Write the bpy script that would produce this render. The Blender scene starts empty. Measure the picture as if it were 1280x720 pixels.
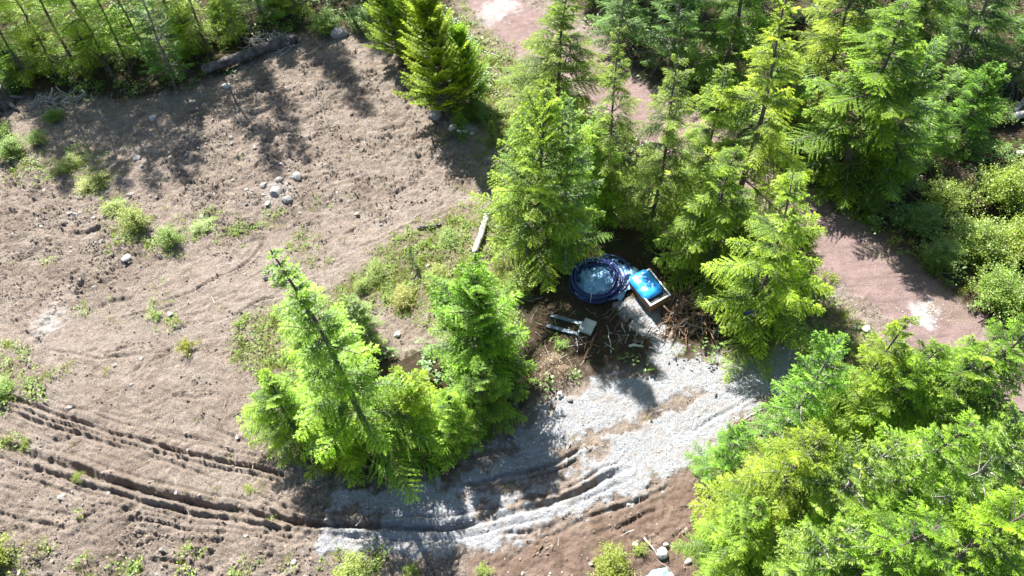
import bpy, math, random
import numpy as np
from mathutils import Matrix, Vector

# ------------------------------------------------------------------ camera
W_PX, H_PX, F_PX = 1280.0, 720.0, 853.0
NADIR = (705.0, 985.0)          # where plumb lines (tree trunks) converge
CAM_H = 24.0
_d = np.array([NADIR[0] - W_PX / 2, NADIR[1] - H_PX / 2, F_PX]); _d /= np.linalg.norm(_d)
_up = -_d
_fw = np.array([0, 0, 1.0]); _Y = _fw - _up * (_fw @ _up); _Y /= np.linalg.norm(_Y)
_X = np.cross(_Y, _up)
RM = np.array([_X, _Y, _up])    # camera (right, down, forward) -> world

scene = bpy.context.scene
COL = scene.collection
cam_d = bpy.data.cameras.new('camera'); cam = bpy.data.objects.new('camera', cam_d); COL.objects.link(cam)
cam_d.sensor_width = 36.0; cam_d.lens = F_PX / W_PX * 36.0
cam_d.clip_start = 0.5; cam_d.clip_end = 2000.0
_r, _u, _b = RM @ np.array([1, 0, 0.]), RM @ np.array([0, -1., 0]), RM @ np.array([0, 0, -1.])
cam.matrix_world = Matrix(((_r[0], _u[0], _b[0], 0), (_r[1], _u[1], _b[1], 0), (_r[2], _u[2], _b[2], CAM_H), (0, 0, 0, 1)))
scene.camera = cam

# ------------------------------------------------------------------ sky, sun, exposure
SUN_EL = math.radians(50)
SUN_H = np.array([-0.37, 0.93]) / math.hypot(0.37, 0.93)      # horizontal direction towards the sun
world = bpy.data.worlds.new('World'); scene.world = world; world.use_nodes = True
wn = world.node_tree.nodes; wl = world.node_tree.links
bg = wn['Background']; sky = wn.new('ShaderNodeTexSky'); sky.sky_type = 'NISHITA'; sky.sun_disc = False
sky.sun_elevation = SUN_EL; sky.sun_rotation = math.atan2(SUN_H[0], SUN_H[1])
wl.new(sky.outputs[0], bg.inputs[0]); bg.inputs[1].default_value = 0.06
sun_d = bpy.data.lights.new('sun', 'SUN'); sun_d.energy = 5.0; sun_d.angle = math.radians(0.55); sun_d.color = (1.0, 0.965, 0.91)
sun = bpy.data.objects.new('sun', sun_d); COL.objects.link(sun)
_sv = Vector((SUN_H[0] * math.cos(SUN_EL), SUN_H[1] * math.cos(SUN_EL), math.sin(SUN_EL)))
sun.rotation_euler = _sv.to_track_quat('Z', 'Y').to_euler()
sun.location = (0, 0, 40)
vs = scene.view_settings
vs.view_transform = 'Standard'; vs.look = 'None'; vs.gamma = 1.0; vs.exposure = 1.95; vs.use_curve_mapping = False
scene.cycles.use_denoising = True
scene.cycles.max_bounces = 8; scene.cycles.transmission_bounces = 6; scene.cycles.diffuse_bounces = 3

# ------------------------------------------------------------------ noise and terrain
def _hash(ix, iy, seed):
    n = (ix.astype(np.int64) * 374761393 + iy.astype(np.int64) * 668265263 + seed * 1442695041) & 0x7fffffff
    n = ((n ^ (n >> 13)) * 1274126177) & 0x7fffffff
    return (n ^ (n >> 16)) & 0x7fffffff
def perlin(x, y, seed=0):
    x0 = np.floor(x); y0 = np.floor(y); fx = x - x0; fy = y - y0
    u = fx * fx * fx * (fx * (fx * 6 - 15) + 10); v = fy * fy * fy * (fy * (fy * 6 - 15) + 10)
    def gr(ix, iy, dx, dy):
        a = _hash(ix, iy, seed) * (2 * math.pi / 0x7fffffff)
        return np.cos(a) * dx + np.sin(a) * dy
    n00 = gr(x0, y0, fx, fy); n10 = gr(x0 + 1, y0, fx - 1, fy)
    n01 = gr(x0, y0 + 1, fx, fy - 1); n11 = gr(x0 + 1, y0 + 1, fx - 1, fy - 1)
    return ((n00 * (1 - u) + n10 * u) * (1 - v) + (n01 * (1 - u) + n11 * u) * v) * 1.5
def fbm(x, y, o, seed):
    s = 0; a = 1.0
    for k in range(o):
        s = s + a * perlin(x * 2 ** k, y * 2 ** k, seed + k * 17); a *= 0.5
    return s
def sstep(a, b, x):
    t = np.clip((x - a) / (b - a), 0, 1); return t * t * (3 - 2 * t)

def ray(px, py): return RM @ np.array([px - W_PX / 2, py - H_PX / 2, F_PX])
def g0(px, py, z=0.0):
    v = ray(px, py); t = (z - CAM_H) / v[2]; return np.array([v[0] * t, v[1] * t])
def proj(p):
    c = RM.T @ (np.array(p, float) - np.array([0, 0, CAM_H])); return np.array([W_PX / 2 + F_PX * c[0] / c[2], H_PX / 2 + F_PX * c[1] / c[2]])
def poly_g(pts): return np.array([g0(*p) for p in pts])
def seg_dist(x, y, P, closed=False):
    d = np.full(x.shape, 1e9); n = len(P)
    for i in range(n if closed else n - 1):
        a, b = P[i], P[(i + 1) % n]; ab = b - a; L2 = max(ab @ ab, 1e-9)
        t = np.clip(((x - a[0]) * ab[0] + (y - a[1]) * ab[1]) / L2, 0, 1)
        d = np.minimum(d, np.hypot(x - a[0] - t * ab[0], y - a[1] - t * ab[1]))
    return d
def sdf(x, y, P):
    ins = np.zeros(x.shape, bool); n = len(P)
    for i in range(n):
        a, b = P[i], P[(i + 1) % n]
        if a[1] == b[1]: continue
        c = ((a[1] > y) != (b[1] > y)) & (x < (b[0] - a[0]) * (y - a[1]) / (b[1] - a[1]) + a[0])
        ins ^= c
    d = seg_dist(x, y, P, True)
    return np.where(ins, d, -d)

ROAD = poly_g([(585, -90), (612, -20), (625, 10), (695, 62), (790, 132), (900, 196), (1010, 275), (1105, 342), (1195, 418), (1330, 525), (1480, 640)])
ROAD = np.vstack([ROAD[0] + (ROAD[0] - ROAD[1]) * 8, ROAD, ROAD[-1] + (ROAD[-1] - ROAD[-2]) * 8])
GRAVEL = poly_g([(384, 672), (412, 622), (420, 608), (500, 600), (560, 602), (596, 556), (640, 541), (700, 492), (745, 470), (815, 464), (800, 425), (768, 392), (772, 372), (800, 362), (835, 398), (852, 436), (910, 448), (1000, 432), (1000, 476), (962, 500), (905, 556), (862, 592), (770, 634), (700, 662), (640, 686), (500, 697), (392, 694)])
REDSOIL = poly_g([(560, 740), (600, 690), (700, 655), (800, 622), (870, 585), (905, 565), (925, 600), (890, 660), (870, 760)])
DUFF = [poly_g(p) for p in (
    [(-300, -130), (-300, 190), (0, 132), (60, 122), (150, 128), (230, 112), (290, 84), (370, 44), (430, 34), (480, 40), (505, 96), (575, 150), (612, 150), (610, 90), (590, 40), (565, 0), (540, -130)],
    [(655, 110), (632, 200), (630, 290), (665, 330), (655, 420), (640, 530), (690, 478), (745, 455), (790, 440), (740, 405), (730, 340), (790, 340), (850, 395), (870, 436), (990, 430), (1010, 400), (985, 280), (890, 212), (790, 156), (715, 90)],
    [(700, -130), (706, 0), (800, 96), (900, 150), (1010, 232), (1070, 274), (1150, 340), (1215, 392), (1500, 600), (1600, 100), (1400, -130)],
    [(985, 470), (1050, 440), (1150, 446), (1300, 560), (1500, 980), (860, 980), (900, 740), (915, 600), (965, 520)],
    [(330, 530), (335, 470), (385, 430), (440, 440), (520, 440), (590, 430), (640, 470), (648, 520), (600, 548), (565, 592), (430, 600), (385, 580)])]
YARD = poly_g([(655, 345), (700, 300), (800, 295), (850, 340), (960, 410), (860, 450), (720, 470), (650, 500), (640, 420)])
GRASSY = poly_g([(300, 450), (330, 390), (400, 372), (450, 338), (500, 300), (575, 262), (632, 262), (650, 330), (640, 420), (560, 420), (520, 395), (470, 380), (430, 420), (350, 480)])
VERGE_R = poly_g([(1035, 240), (1075, 262), (1150, 330), (1215, 395), (1190, 400), (1120, 335), (1060, 285)])
VERGE_L = poly_g([(1000, 340), (1040, 380), (1090, 420), (1160, 470), (1060, 480), (1000, 440)])
VERGE_T = poly_g([(560, -60), (585, 20), (640, 70), (690, 100), (650, 170), (610, 190), (600, 120), (590, 60)])
ROUGH = [poly_g(p) for p in ([(-100, 190), (60, 190), (160, 250), (210, 330), (140, 400), (40, 420), (-100, 420)],
                             [(240, 130), (330, 80), (450, 60), (560, 150), (600, 210), (520, 270), (400, 300), (250, 300), (200, 220)],
                             [(-100, 640), (150, 640), (420, 680), (560, 720), (500, 780), (-100, 780)])]
SMOOTH = poly_g([(0, 400), (150, 380), (330, 300), (560, 230), (600, 250), (450, 330), (330, 400), (180, 440), (0, 450)])
RUTS = [  # (pixels of the line, width m, depth m)
    ([(-60, 476), (20, 502), (134, 540), (235, 566), (370, 594)], .11, .20),
    ([(-30, 502), (5, 514), (111, 549), (161, 562)], .09, .14), ([(175, 566), (269, 598)], .07, .10),
    ([(-60, 540), (0, 556), (84, 584), (168, 611), (269, 633), (396, 655), (470, 655)], .14, .30),
    ([(-60, 555), (0, 574), (101, 606), (235, 641), (386, 663)], .10, .15),
    ([(-20, 638), (0, 643), (94, 663)], .09, .11), ([(161, 645), (220, 658), (292, 668)], .08, .12),
    ([(310, 612), (350, 630), (388, 643), (430, 650)], .08, .12), ([(285, 615), (340, 640), (372, 652)], .07, .10),
    ([(420, 655), (464, 655), (554, 658), (608, 650), (689, 628), (735, 608), (785, 584)], .12, .24),
    ([(540, 610), (588, 603), (655, 589), (709, 569), (735, 556)], .10, .14),
    ([(621, 668), (662, 666), (709, 648)], .10, .13), ([(640, 676), (700, 664), (780, 630), (850, 598)], .09, .10),
    ([(201, 378), (245, 362), (285, 341), (315, 320), (336, 297)], .08, .11),
    ([(151, 401), (195, 390), (235, 375)], .08, .11), ([(205, 408), (235, 396), (262, 390)], .07, .09), ([(250, 410), (290, 395), (330, 372)], .06, .08),
    ([(104, 324), (130, 315), (155, 305)], .10, .13), ([(80, 292), (110, 294), (140, 284)], .10, .12),
    ([(300, 352), (330, 338), (345, 322)], .06, .08), ([(430, 318), (500, 290), (570, 262)], .08, .07), ([(415, 300), (480, 270), (550, 240)], .08, .06),
    ([(60, 440), (130, 452), (190, 440)], .09, .09), ([(180, 442), (205, 440), (230, 428)], .07, .10),
    ([(90, 510), (150, 520), (210, 512)], .07, .06), ([(260, 535), (290, 545), (330, 560)], .07, .09), ([(265, 548), (300, 560)], .06, .07),
    ([(860, 540), (900, 515), (950, 490)], .09, .08), ([(745, 668), (785, 652), (830, 628)], .10, .10)]
_rr = random.Random(12)
for p_, w_, d_ in list(RUTS[:12]):      # fainter parallel grooves beside the main ruts
    for o_ in (-15, -7, 8, 16):
        if _rr.random() < .6: RUTS.append(([(a_ + _rr.uniform(-4, 4), b_ + o_ + _rr.uniform(-2, 2)) for a_, b_ in p_[_rr.randint(0, 1):]], .06, _rr.uniform(.04, .08)))
for (x0, y0, x1, y1, an, sd, n_) in ((0, 480, 390, 720, 17, 7, 34), (0, 250, 330, 470, -22, 14, 30), (230, 70, 600, 260, -28, 22, 46), (560, 560, 870, 680, -18, 8, 12)):
    for _ in range(n_):                 # short scrapes and blade marks left by the machines
        cx_, cy_ = _rr.uniform(x0, x1), _rr.uniform(y0, y1); a_ = math.radians(_rr.gauss(an, sd)); L_ = _rr.uniform(14, 60); b_ = _rr.gauss(0, .12)
        RUTS.append(([(cx_ + math.cos(a_ + b_ * t_) * L_ * t_, cy_ + math.sin(a_ + b_ * t_) * L_ * t_) for t_ in (-.5, -.2, .15, .5)], _rr.uniform(.04, .09), _rr.uniform(.04, .12)))
RUTS = [(poly_g(p), w, d) for p, w, d in RUTS]
STRIPS = [poly_g(p) for p in ([(585, 617), (640, 603), (700, 588), (760, 560)], [(405, 642), (468, 646)], [(548, 584), (600, 574), (640, 556)], [(600, 640), (690, 616), (740, 594)], [(640, 674), (700, 657), (780, 624)], [(705, 562), (790, 528), (870, 494)], [(650, 690), (720, 668), (800, 634), (860, 600)])]

PALE = [(*g0(a, b), q, st) for a, b, q, st in ((1157, 391, .8, 1.0), (628, 6, 1.6, .5), (66, 404, .9, .5), (610, 20, 1.2, .4), (585, 165, .7, .6), (345, 240, .9, .35))]
def masks(x, y):
    wx = x + 0.28 * fbm(x * 1.1, y * 1.1, 4, 3); wy = y + 0.28 * fbm(x * 1.1, y * 1.1, 4, 9)
    m = {}
    n = fbm(x * 2.2, y * 2.2, 3, 21)
    fine = perlin(x * 6, y * 6, 33)
    d_road = seg_dist(wx, wy, ROAD)
    m['road'] = sstep(1.82, 1.42, d_road + 0.3 * n + .12 * fine)
    m['track'] = np.exp(-((np.abs(d_road - .1) - .8) / .32) ** 2) * np.clip(.7 + .8 * n, 0, 1)
    m['pale'] = np.clip(sum(sstep(1.0, .35, np.hypot(wx - a, wy - b) / q + .35 * n) * st for a, b, q, st in PALE), 0, 1)
    s = sdf(wx, wy, GRAVEL) + 0.30 * n + 0.16 * fine - .05
    for P in STRIPS: s = np.minimum(s, (seg_dist(wx, wy, P) - 0.16) * 1.2 + 0.28 * n + .16 * fine)
    m['gravel'] = sstep(-0.06, 0.22, s)
    m['red'] = sstep(-0.3, 0.5, sdf(wx, wy, REDSOIL) + 0.2 * n)
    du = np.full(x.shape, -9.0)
    for P in DUFF + [YARD]: du = np.maximum(du, sdf(wx, wy, P))  # yard takes the duff tone too, painting its dark soil and tree shade together
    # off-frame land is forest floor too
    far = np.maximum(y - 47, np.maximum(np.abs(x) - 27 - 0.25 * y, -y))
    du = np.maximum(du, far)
    m['duff_shade'] = sstep(-0.5, 0.6, du + 0.4 * n) * (1 - m['gravel']) * (1 - m['road'])
    gr = np.maximum.reduce([sdf(wx, wy, P) for P in (GRASSY, VERGE_R, VERGE_L, VERGE_T)])
    m['grass'] = sstep(-0.5, 0.5, gr + 0.5 * n) * (1 - m['gravel']) * (1 - 0.6 * m['road'])
    ro = np.maximum.reduce([sdf(wx, wy, P) for P in ROUGH])
    m['rough'] = sstep(-0.9, 0.9, ro + 0.5 * n)
    m['smooth'] = sstep(-0.6, 0.6, sdf(wx, wy, SMOOTH)) * 0.45
    return m
def height(x, y, m=None):
    if m is None: m = masks(x, y)
    h = 0.35 * perlin(x * .07, y * .07, 5) + 0.10 * fbm(x * .35, y * .35, 2, 7)
    calm = 1 - np.clip(0.9 * m['road'] + 0.72 * m['gravel'] + .5 * m['smooth'], 0, .93)
    wx_ = x + .15 * fbm(x * .9, y * .9, 2, 201); wy_ = y + .15 * fbm(x * .9, y * .9, 2, 211)
    ridge = 1 - np.abs(fbm(wx_ * .9, wy_ * 1.5, 4, 41))
    lump = fbm(wx_ * 2.1, wy_ * 2.4, 4, 51); fine = fbm(wx_ * 6.5, wy_ * 6.5, 2, 61)
    brk = sstep(-.15, .5, perlin(x * .8, y * .8, 71))
    h = h + calm * ((0.05 + 0.16 * m['rough']) * (ridge - .6) * (0.35 + 0.65 * brk) + (0.05 + 0.07 * m['rough'] * brk + .02 * m['red']) * lump + (0.03 + .075 * m['rough'] * brk) * fine + (.02 + .05 * m['rough'] * (.4 + .6 * brk)) * perlin(x * 11, y * 11, 64))
    h = h + m['gravel'] * (0.05 + 0.02 * fine)
    h = h + 0.35 * m['duff_shade'] * sstep(-.2, .6, perlin(x * .3, y * .3, 81)) - 0.06 * m['road'] - .035 * m['track'] * m['road']
    a_ = math.radians(28); su = x * math.cos(a_) + y * math.sin(a_); sv = -x * math.sin(a_) + y * math.cos(a_)
    scr = np.abs(fbm(su * .22 + .3 * perlin(x * .5, y * .5, 44), sv * 2.1, 3, 45)); h = h - calm * .11 * sstep(.10, .0, scr) * sstep(-.1, .4, perlin(x * .45, y * .45, 46)) * (1 - m['duff_shade'])
    wob = 0.10 * perlin(x * .6, y * .6, 91) + .02 * perlin(x * 3, y * 3, 92)
    amp = np.clip(.95 + .6 * perlin(x * .7, y * .7, 93), .5, 1.3)
    for P, w, dep in RUTS:
        w = w * .78; dep = dep * .85
        lo = P.min(0) - 1.0; hi = P.max(0) + 1.0
        ix = np.nonzero((x > lo[0]) & (x < hi[0]) & (y > lo[1]) & (y < hi[1]))[0]
        if not len(ix): continue
        xs, ys = x[ix], y[ix]
        d = seg_dist(xs + wob[ix], ys - wob[ix], P)
        e0 = np.hypot(xs - P[0][0], ys - P[0][1]); e1 = np.hypot(xs - P[-1][0], ys - P[-1][1])
        tp = np.clip(np.minimum(e0, e1) / .7, .15, 1) * amp[ix]
        h[ix] += -1.15 * dep * tp * np.exp(-(d / w) ** 2.6) + .42 * dep * tp * np.exp(-((d - 2.1 * w) / (.9 * w)) ** 2) * (1 + .7 * lump[ix])
    return h
def hz(x, y): return float(height(np.array([float(x)]), np.array([float(y)]))[0])
def G(px, py, dz=0.0):
    z = 0.0
    for _ in range(2):
        p = g0(px, py, z); z = hz(p[0], p[1])
    return np.array([p[0], p[1], z + dz])

# ------------------------------------------------------------------ mesh and material helpers
def new_mesh(name, V, F, mats=(), smooth=False, attrs=None, fmat=None):
    V = np.asarray(V, np.float32); me = bpy.data.meshes.new(name)
    me.vertices.add(len(V)); me.vertices.foreach_set('co', V.ravel())
    if isinstance(F, np.ndarray): F = [F]
    F = [np.asarray(f, np.int32) for f in F if len(f)]
    nl = sum(f.size for f in F); npoly = sum(len(f) for f in F)
    me.loops.add(nl); me.loops.foreach_set('vertex_index', np.concatenate([f.ravel() for f in F]))
    me.polygons.add(npoly)
    tot = np.concatenate([np.full(len(f), f.shape[1], np.int32) for f in F])
    me.polygons.foreach_set('loop_start', np.concatenate([[0], np.cumsum(tot)[:-1]]).astype(np.int32))
    for m in mats: me.materials.append(m)
    if fmat is not None: me.polygons.foreach_set('material_index', np.asarray(fmat, np.int32))
    me.polygons.foreach_set('use_smooth', np.full(npoly, smooth, bool))
    for k, v in (attrs or {}).items():
        a = me.attributes.new(k, 'FLOAT', 'POINT'); a.data.foreach_set('value', np.asarray(v, np.float32))
    me.update(calc_edges=True); me.validate(clean_customdata=False)
    return me
def link(name, data, parent=None, loc=None):
    o = bpy.data.objects.new(name, data); COL.objects.link(o)
    if parent is not None: o.parent = parent
    if loc is not None: o.location = tuple(loc)
    return o
def tag(o, label=None, cat=None, group=None, kind=None):
    for k, v in (('label', label), ('category', cat), ('group', group), ('kind', kind)):
        if v: o[k] = v
    return o
class MB:
    def __init__(s): s.V = []; s.Q = []; s.T = []; s.n = 0
    def add(s, V, Q=None, T=None):
        V = np.asarray(V, float)
        if Q is not None and len(Q): s.Q.append(np.asarray(Q) + s.n)
        if T is not None and len(T): s.T.append(np.asarray(T) + s.n)
        s.V.append(V); s.n += len(V); return s
    def mesh(s, name, mat, smooth=False, attrs=None):
        F = []
        if s.Q: F.append(np.concatenate(s.Q))
        if s.T: F.append(np.concatenate(s.T))
        return new_mesh(name, np.concatenate(s.V), F, [mat] if mat else [], smooth, attrs)
def tube(path, rad, sides=6, cap=True, rough=0.0, rng=None):
    P = np.asarray(path, float); n = len(P); rad = np.broadcast_to(np.asarray(rad, float), (n,))
    T = np.gradient(P, axis=0); T /= np.linalg.norm(T, axis=1)[:, None] + 1e-9
    ref = np.array([0, 0, 1.0]) if abs(T[:, 2]).mean() < .8 else np.array([1.0, 0, 0])
    A = np.cross(T, ref); A /= np.linalg.norm(A, axis=1)[:, None] + 1e-9; B = np.cross(T, A)
    a = np.arange(sides) * 2 * math.pi / sides
    R = rad[:, None] * (1 + (rough * rng.standard_normal((n, sides)) if rng is not None else 0))
    V = P[:, None, :] + R[..., None] * (np.cos(a)[None, :, None] * A[:, None, :] + np.sin(a)[None, :, None] * B[:, None, :])
    V = V.reshape(-1, 3); Q = []
    i = np.arange(n - 1)[:, None] * sides; j = np.arange(sides)[None, :]; k = (j + 1) % sides
    Q = np.stack([i + j, i + k, i + sides + k, i + sides + j], -1).reshape(-1, 4)
    T3 = []
    if cap:
        c = len(V); V = np.vstack([V, P[0], P[-1]])
        T3 = [(c, (q + 1) % sides, q) for q in range(sides)] + [(c + 1, (n - 1) * sides + q, (n - 1) * sides + (q + 1) % sides) for q in range(sides)]
    return V, Q, np.array(T3, int).reshape(-1, 3)
def box(cx, cy, cz, sx, sy, sz):
    V = np.array([[x, y, z] for z in (-.5, .5) for y in (-.5, .5) for x in (-.5, .5)]) * [sx, sy, sz] + [cx, cy, cz]
    return V, np.array([[0, 2, 3, 1], [4, 5, 7, 6], [0, 1, 5, 4], [2, 6, 7, 3], [0, 4, 6, 2], [1, 3, 7, 5]])

def mat(name):
    m = bpy.data.materials.new(name); m.use_nodes = True; nt = m.node_tree
    for n in list(nt.nodes): nt.nodes.remove(n)
    out = nt.nodes.new('ShaderNodeOutputMaterial'); return m, nt, out
def N(nt, t, **kw):
    n = nt.nodes.new('ShaderNode' + t)
    for k, v in kw.items():
        if k in n.inputs: n.inputs[k].default_value = v
        else: setattr(n, k, v)
    return n
def ramp(nt, src, stops):
    r = nt.nodes.new('ShaderNodeValToRGB'); e = r.color_ramp.elements
    while len(e) < len(stops): e.new(.5)
    for q, (p, c) in zip(e, stops): q.position = p; q.color = (*c, 1)
    nt.links.new(src, r.inputs[0]); return r.outputs[0]
def mixc(nt, f, a, b, blend='MIX'):
    n = nt.nodes.new('ShaderNodeMix'); n.data_type = 'RGBA'; n.blend_type = blend
    for s, v in ((0, f), (6, a), (7, b)):
        if isinstance(v, (int, float)): n.inputs[s].default_value = v
        elif isinstance(v, tuple): n.inputs[s].default_value = (*v, 1)
        else: nt.links.new(v, n.inputs[s])
    return n.outputs[2]
def attr(nt, name): return N(nt, 'Attribute', attribute_name=name).outputs['Fac']
def noise(nt, vec, scale, detail=4, rough=.6):
    n = N(nt, 'TexNoise', Scale=scale, Detail=detail, Roughness=rough)
    nt.links.new(vec, n.inputs['Vector']); return n.outputs['Fac']
def mth(nt, op, a, b=None, clamp=False):
    n = nt.nodes.new('ShaderNodeMath'); n.operation = op; n.use_clamp = clamp
    for i, v in enumerate((a, b)):
        if v is None: continue
        if isinstance(v, (int, float)): n.inputs[i].default_value = v
        else: nt.links.new(v, n.inputs[i])
    return n.outputs[0]

def simple_mat(name, c1, c2, scale=8, rough=.8, bump=.3, spec=.3, bscale=None, metal=0.0, coord='Object'):
    m, nt, out = mat(name); tc = N(nt, 'TexCoord').outputs[coord]
    col = ramp(nt, noise(nt, tc, scale), [(.3, c1), (.7, c2)])
    b = N(nt, 'BsdfPrincipled', Roughness=rough, Metallic=metal); b.inputs['Specular IOR Level'].default_value = spec
    nt.links.new(col, b.inputs['Base Color'])
    bm = N(nt, 'Bump', Strength=bump, Distance=.05); nt.links.new(noise(nt, tc, bscale or scale * 3), bm.inputs['Height'])
    nt.links.new(bm.outputs[0], b.inputs['Normal']); nt.links.new(b.outputs[0], out.inputs[0]); return m

def ground_mat():
    m, nt, out = mat('bare_ground'); tc = N(nt, 'TexCoord').outputs['Object']
    big = noise(nt, tc, .35, 5); mid = noise(nt, tc, 2.3, 6, .65); fin = noise(nt, tc, 14, 6, .7); gra = noise(nt, tc, 40, 3, .7)
    # directional scrape streaks: noise stretched along the graded direction
    mp = N(nt, 'Mapping'); nt.links.new(tc, mp.inputs['Vector']); mp.inputs['Rotation'].default_value = (0, 0, math.radians(28)); mp.inputs['Scale'].default_value = (.35, 1.5, 1)
    strk = noise(nt, mp.outputs[0], 2.6, 7, .72)
    soil = ramp(nt, mid, [(.30, (.125, .091, .066)), (.42, (.225, .175, .137)), (.55, (.30, .242, .196)), (.72, (.39, .327, .274))])
    soil = mixc(nt, ramp(nt, big, [(.4, (0, 0, 0)), (.65, (1, 1, 1))]), soil, ramp(nt, fin, [(.3, (.15, .114, .088)), (.7, (.295, .243, .20))]))
    patch = noise(nt, tc, .55, 6, .62)
    soil = mixc(nt, ramp(nt, patch, [(.50, (0, 0, 0)), (.64, (.75, .75, .75))]), soil, ramp(nt, fin, [(.3, (.085, .056, .040)), (.7, (.20, .142, .105))]))
    soil = mixc(nt, ramp(nt, patch, [(.36, (.7, .7, .7)), (.46, (0, 0, 0))]), soil, ramp(nt, fin, [(.3, (.23, .195, .165)), (.7, (.37, .325, .285))]))
    dark = mth(nt, 'MULTIPLY', ramp(nt, strk, [(.45, (1, 1, 1)), (.57, (0, 0, 0))]), ramp(nt, fin, [(.42, (1, 1, 1)), (.60, (.1, .1, .1))]))
    soil = mixc(nt, mth(nt, 'MULTIPLY', dark, mth(nt, 'ADD', mth(nt, 'MULTIPLY', attr(nt, 'rough'), .55), .40)), soil, (.058, .043, .032))
    # small pale stones worked into the soil
    v = N(nt, 'TexVoronoi', Scale=11.0, feature='F1'); nt.links.new(tc, v.inputs['Vector'])
    sp = mth(nt, 'MULTIPLY', ramp(nt, v.outputs['Distance'], [(.12, (1, 1, 1)), (.20, (0, 0, 0))]), ramp(nt, mid, [(.5, (0, 0, 0)), (.62, (1, 1, 1))]))
    soil = mixc(nt, mth(nt, 'MULTIPLY', sp, .6), soil, (.36, .34, .32))
    soil = mixc(nt, attr(nt, 'smooth'), soil, mixc(nt, fin, (.25, .20, .165), (.36, .30, .254)))
    soil = mixc(nt, ramp(nt, gra, [(.42, (.9, .9, .9)), (.50, (0, 0, 0))]), soil, (.135, .104, .081))
    soil = mixc(nt, ramp(nt, gra, [(.51, (0, 0, 0)), (.60, (.75, .75, .75))]), soil, (.40, .35, .305))
    crumb = noise(nt, tc, 24, 5, .75)
    soil = mixc(nt, mth(nt, 'MULTIPLY', ramp(nt, crumb, [(.41, (1, 1, 1)), (.47, (0, 0, 0))]), ramp(nt, mid, [(.44, (1, 1, 1)), (.60, (.2, .2, .2))])), soil, (.055, .042, .033))
    red = ramp(nt, mid, [(.25, (.095, .064, .048)), (.5, (.15, .104, .08)), (.78, (.225, .165, .13))])
    col = mixc(nt, attr(nt, 'red'), soil, red)
    road = ramp(nt, mid, [(.28, (.145, .092, .082)), (.5, (.20, .134, .122)), (.72, (.265, .193, .178))])
    road = mixc(nt, ramp(nt, gra, [(.50, (0, 0, 0)), (.62, (.7, .7, .7))]), road, (.33, .28, .27))
    road = mixc(nt, mth(nt, 'MULTIPLY', attr(nt, 'track'), .6), road, mixc(nt, fin, (.21, .143, .13), (.295, .22, .203)))
    road = mixc(nt, ramp(nt, strk, [(.38, (.55, .55, .55)), (.5, (0, 0, 0))]), road, (.135, .098, .09))
    col = mixc(nt, attr(nt, 'road'), col, road)
    col = mixc(nt, mth(nt, 'MULTIPLY', attr(nt, 'pale'), ramp(nt, fin, [(.35, (.35, .35, .35)), (.55, (1, 1, 1))])), col, (.47, .465, .45))
    vg = N(nt, 'TexVoronoi', Scale=42.0, feature='F1'); nt.links.new(tc, vg.inputs['Vector'])
    sepc = N(nt, 'SeparateColor'); nt.links.new(vg.outputs['Color'], sepc.inputs[0])
    grav = ramp(nt, sepc.outputs[0], [(.0, (.19, .20, .216)), (.4, (.29, .303, .323)), (.75, (.37, .385, .405)), (1, (.48, .493, .51))])
    grav = mixc(nt, ramp(nt, vg.outputs['Distance'], [(.45, (0, 0, 0)), (.9, (.7, .7, .7))]), grav, (.30, .28, .26))
    grav = mixc(nt, ramp(nt, mid, [(.48, (0, 0, 0)), (.64, (.6, .6, .6))]), grav, (.29, .255, .225))
    grav = mixc(nt, ramp(nt, strk, [(.36, (.6, .6, .6)), (.48, (0, 0, 0))]), grav, (.235, .195, .162))
    col = mixc(nt, attr(nt, 'gravel'), col, grav)
    duff_shade = ramp(nt, fin, [(.3, (.028, .02, .013)), (.55, (.06, .042, .026)), (.75, (.11, .08, .05))])
    duff_shade = mixc(nt, ramp(nt, mid, [(.5, (0, 0, 0)), (.65, (.8, .8, .8))]), duff_shade, (.04, .055, .018))
    col = mixc(nt, attr(nt, 'duff_shade'), col, duff_shade)
    gras = ramp(nt, fin, [(.3, (.11, .09, .055)), (.5, (.16, .15, .065)), (.7, (.09, .125, .03))])
    gf = mth(nt, 'MULTIPLY', attr(nt, 'grass'), ramp(nt, mid, [(.35, (.1, .1, .1)), (.6, (.85, .85, .85))]))
    col = mixc(nt, gf, col, gras)
    b = N(nt, 'BsdfPrincipled', Roughness=.95); b.inputs['Specular IOR Level'].default_value = .15
    nt.links.new(col, b.inputs['Base Color'])
    hgt = mth(nt, 'ADD', mth(nt, 'MULTIPLY', fin, .7), mth(nt, 'MULTIPLY', gra, .45))
    gb = mth(nt, 'MULTIPLY', mth(nt, 'SUBTRACT', .8, vg.outputs['Distance']), mth(nt, 'MULTIPLY', attr(nt, 'gravel'), .25))
    hgt = mth(nt, 'ADD', hgt, gb)
    bm = N(nt, 'Bump', Strength=1.0, Distance=.13); nt.links.new(hgt, bm.inputs['Height'])
    nt.links.new(bm.outputs[0], b.inputs['Normal']); nt.links.new(b.outputs[0], out.inputs[0]); return m

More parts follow.
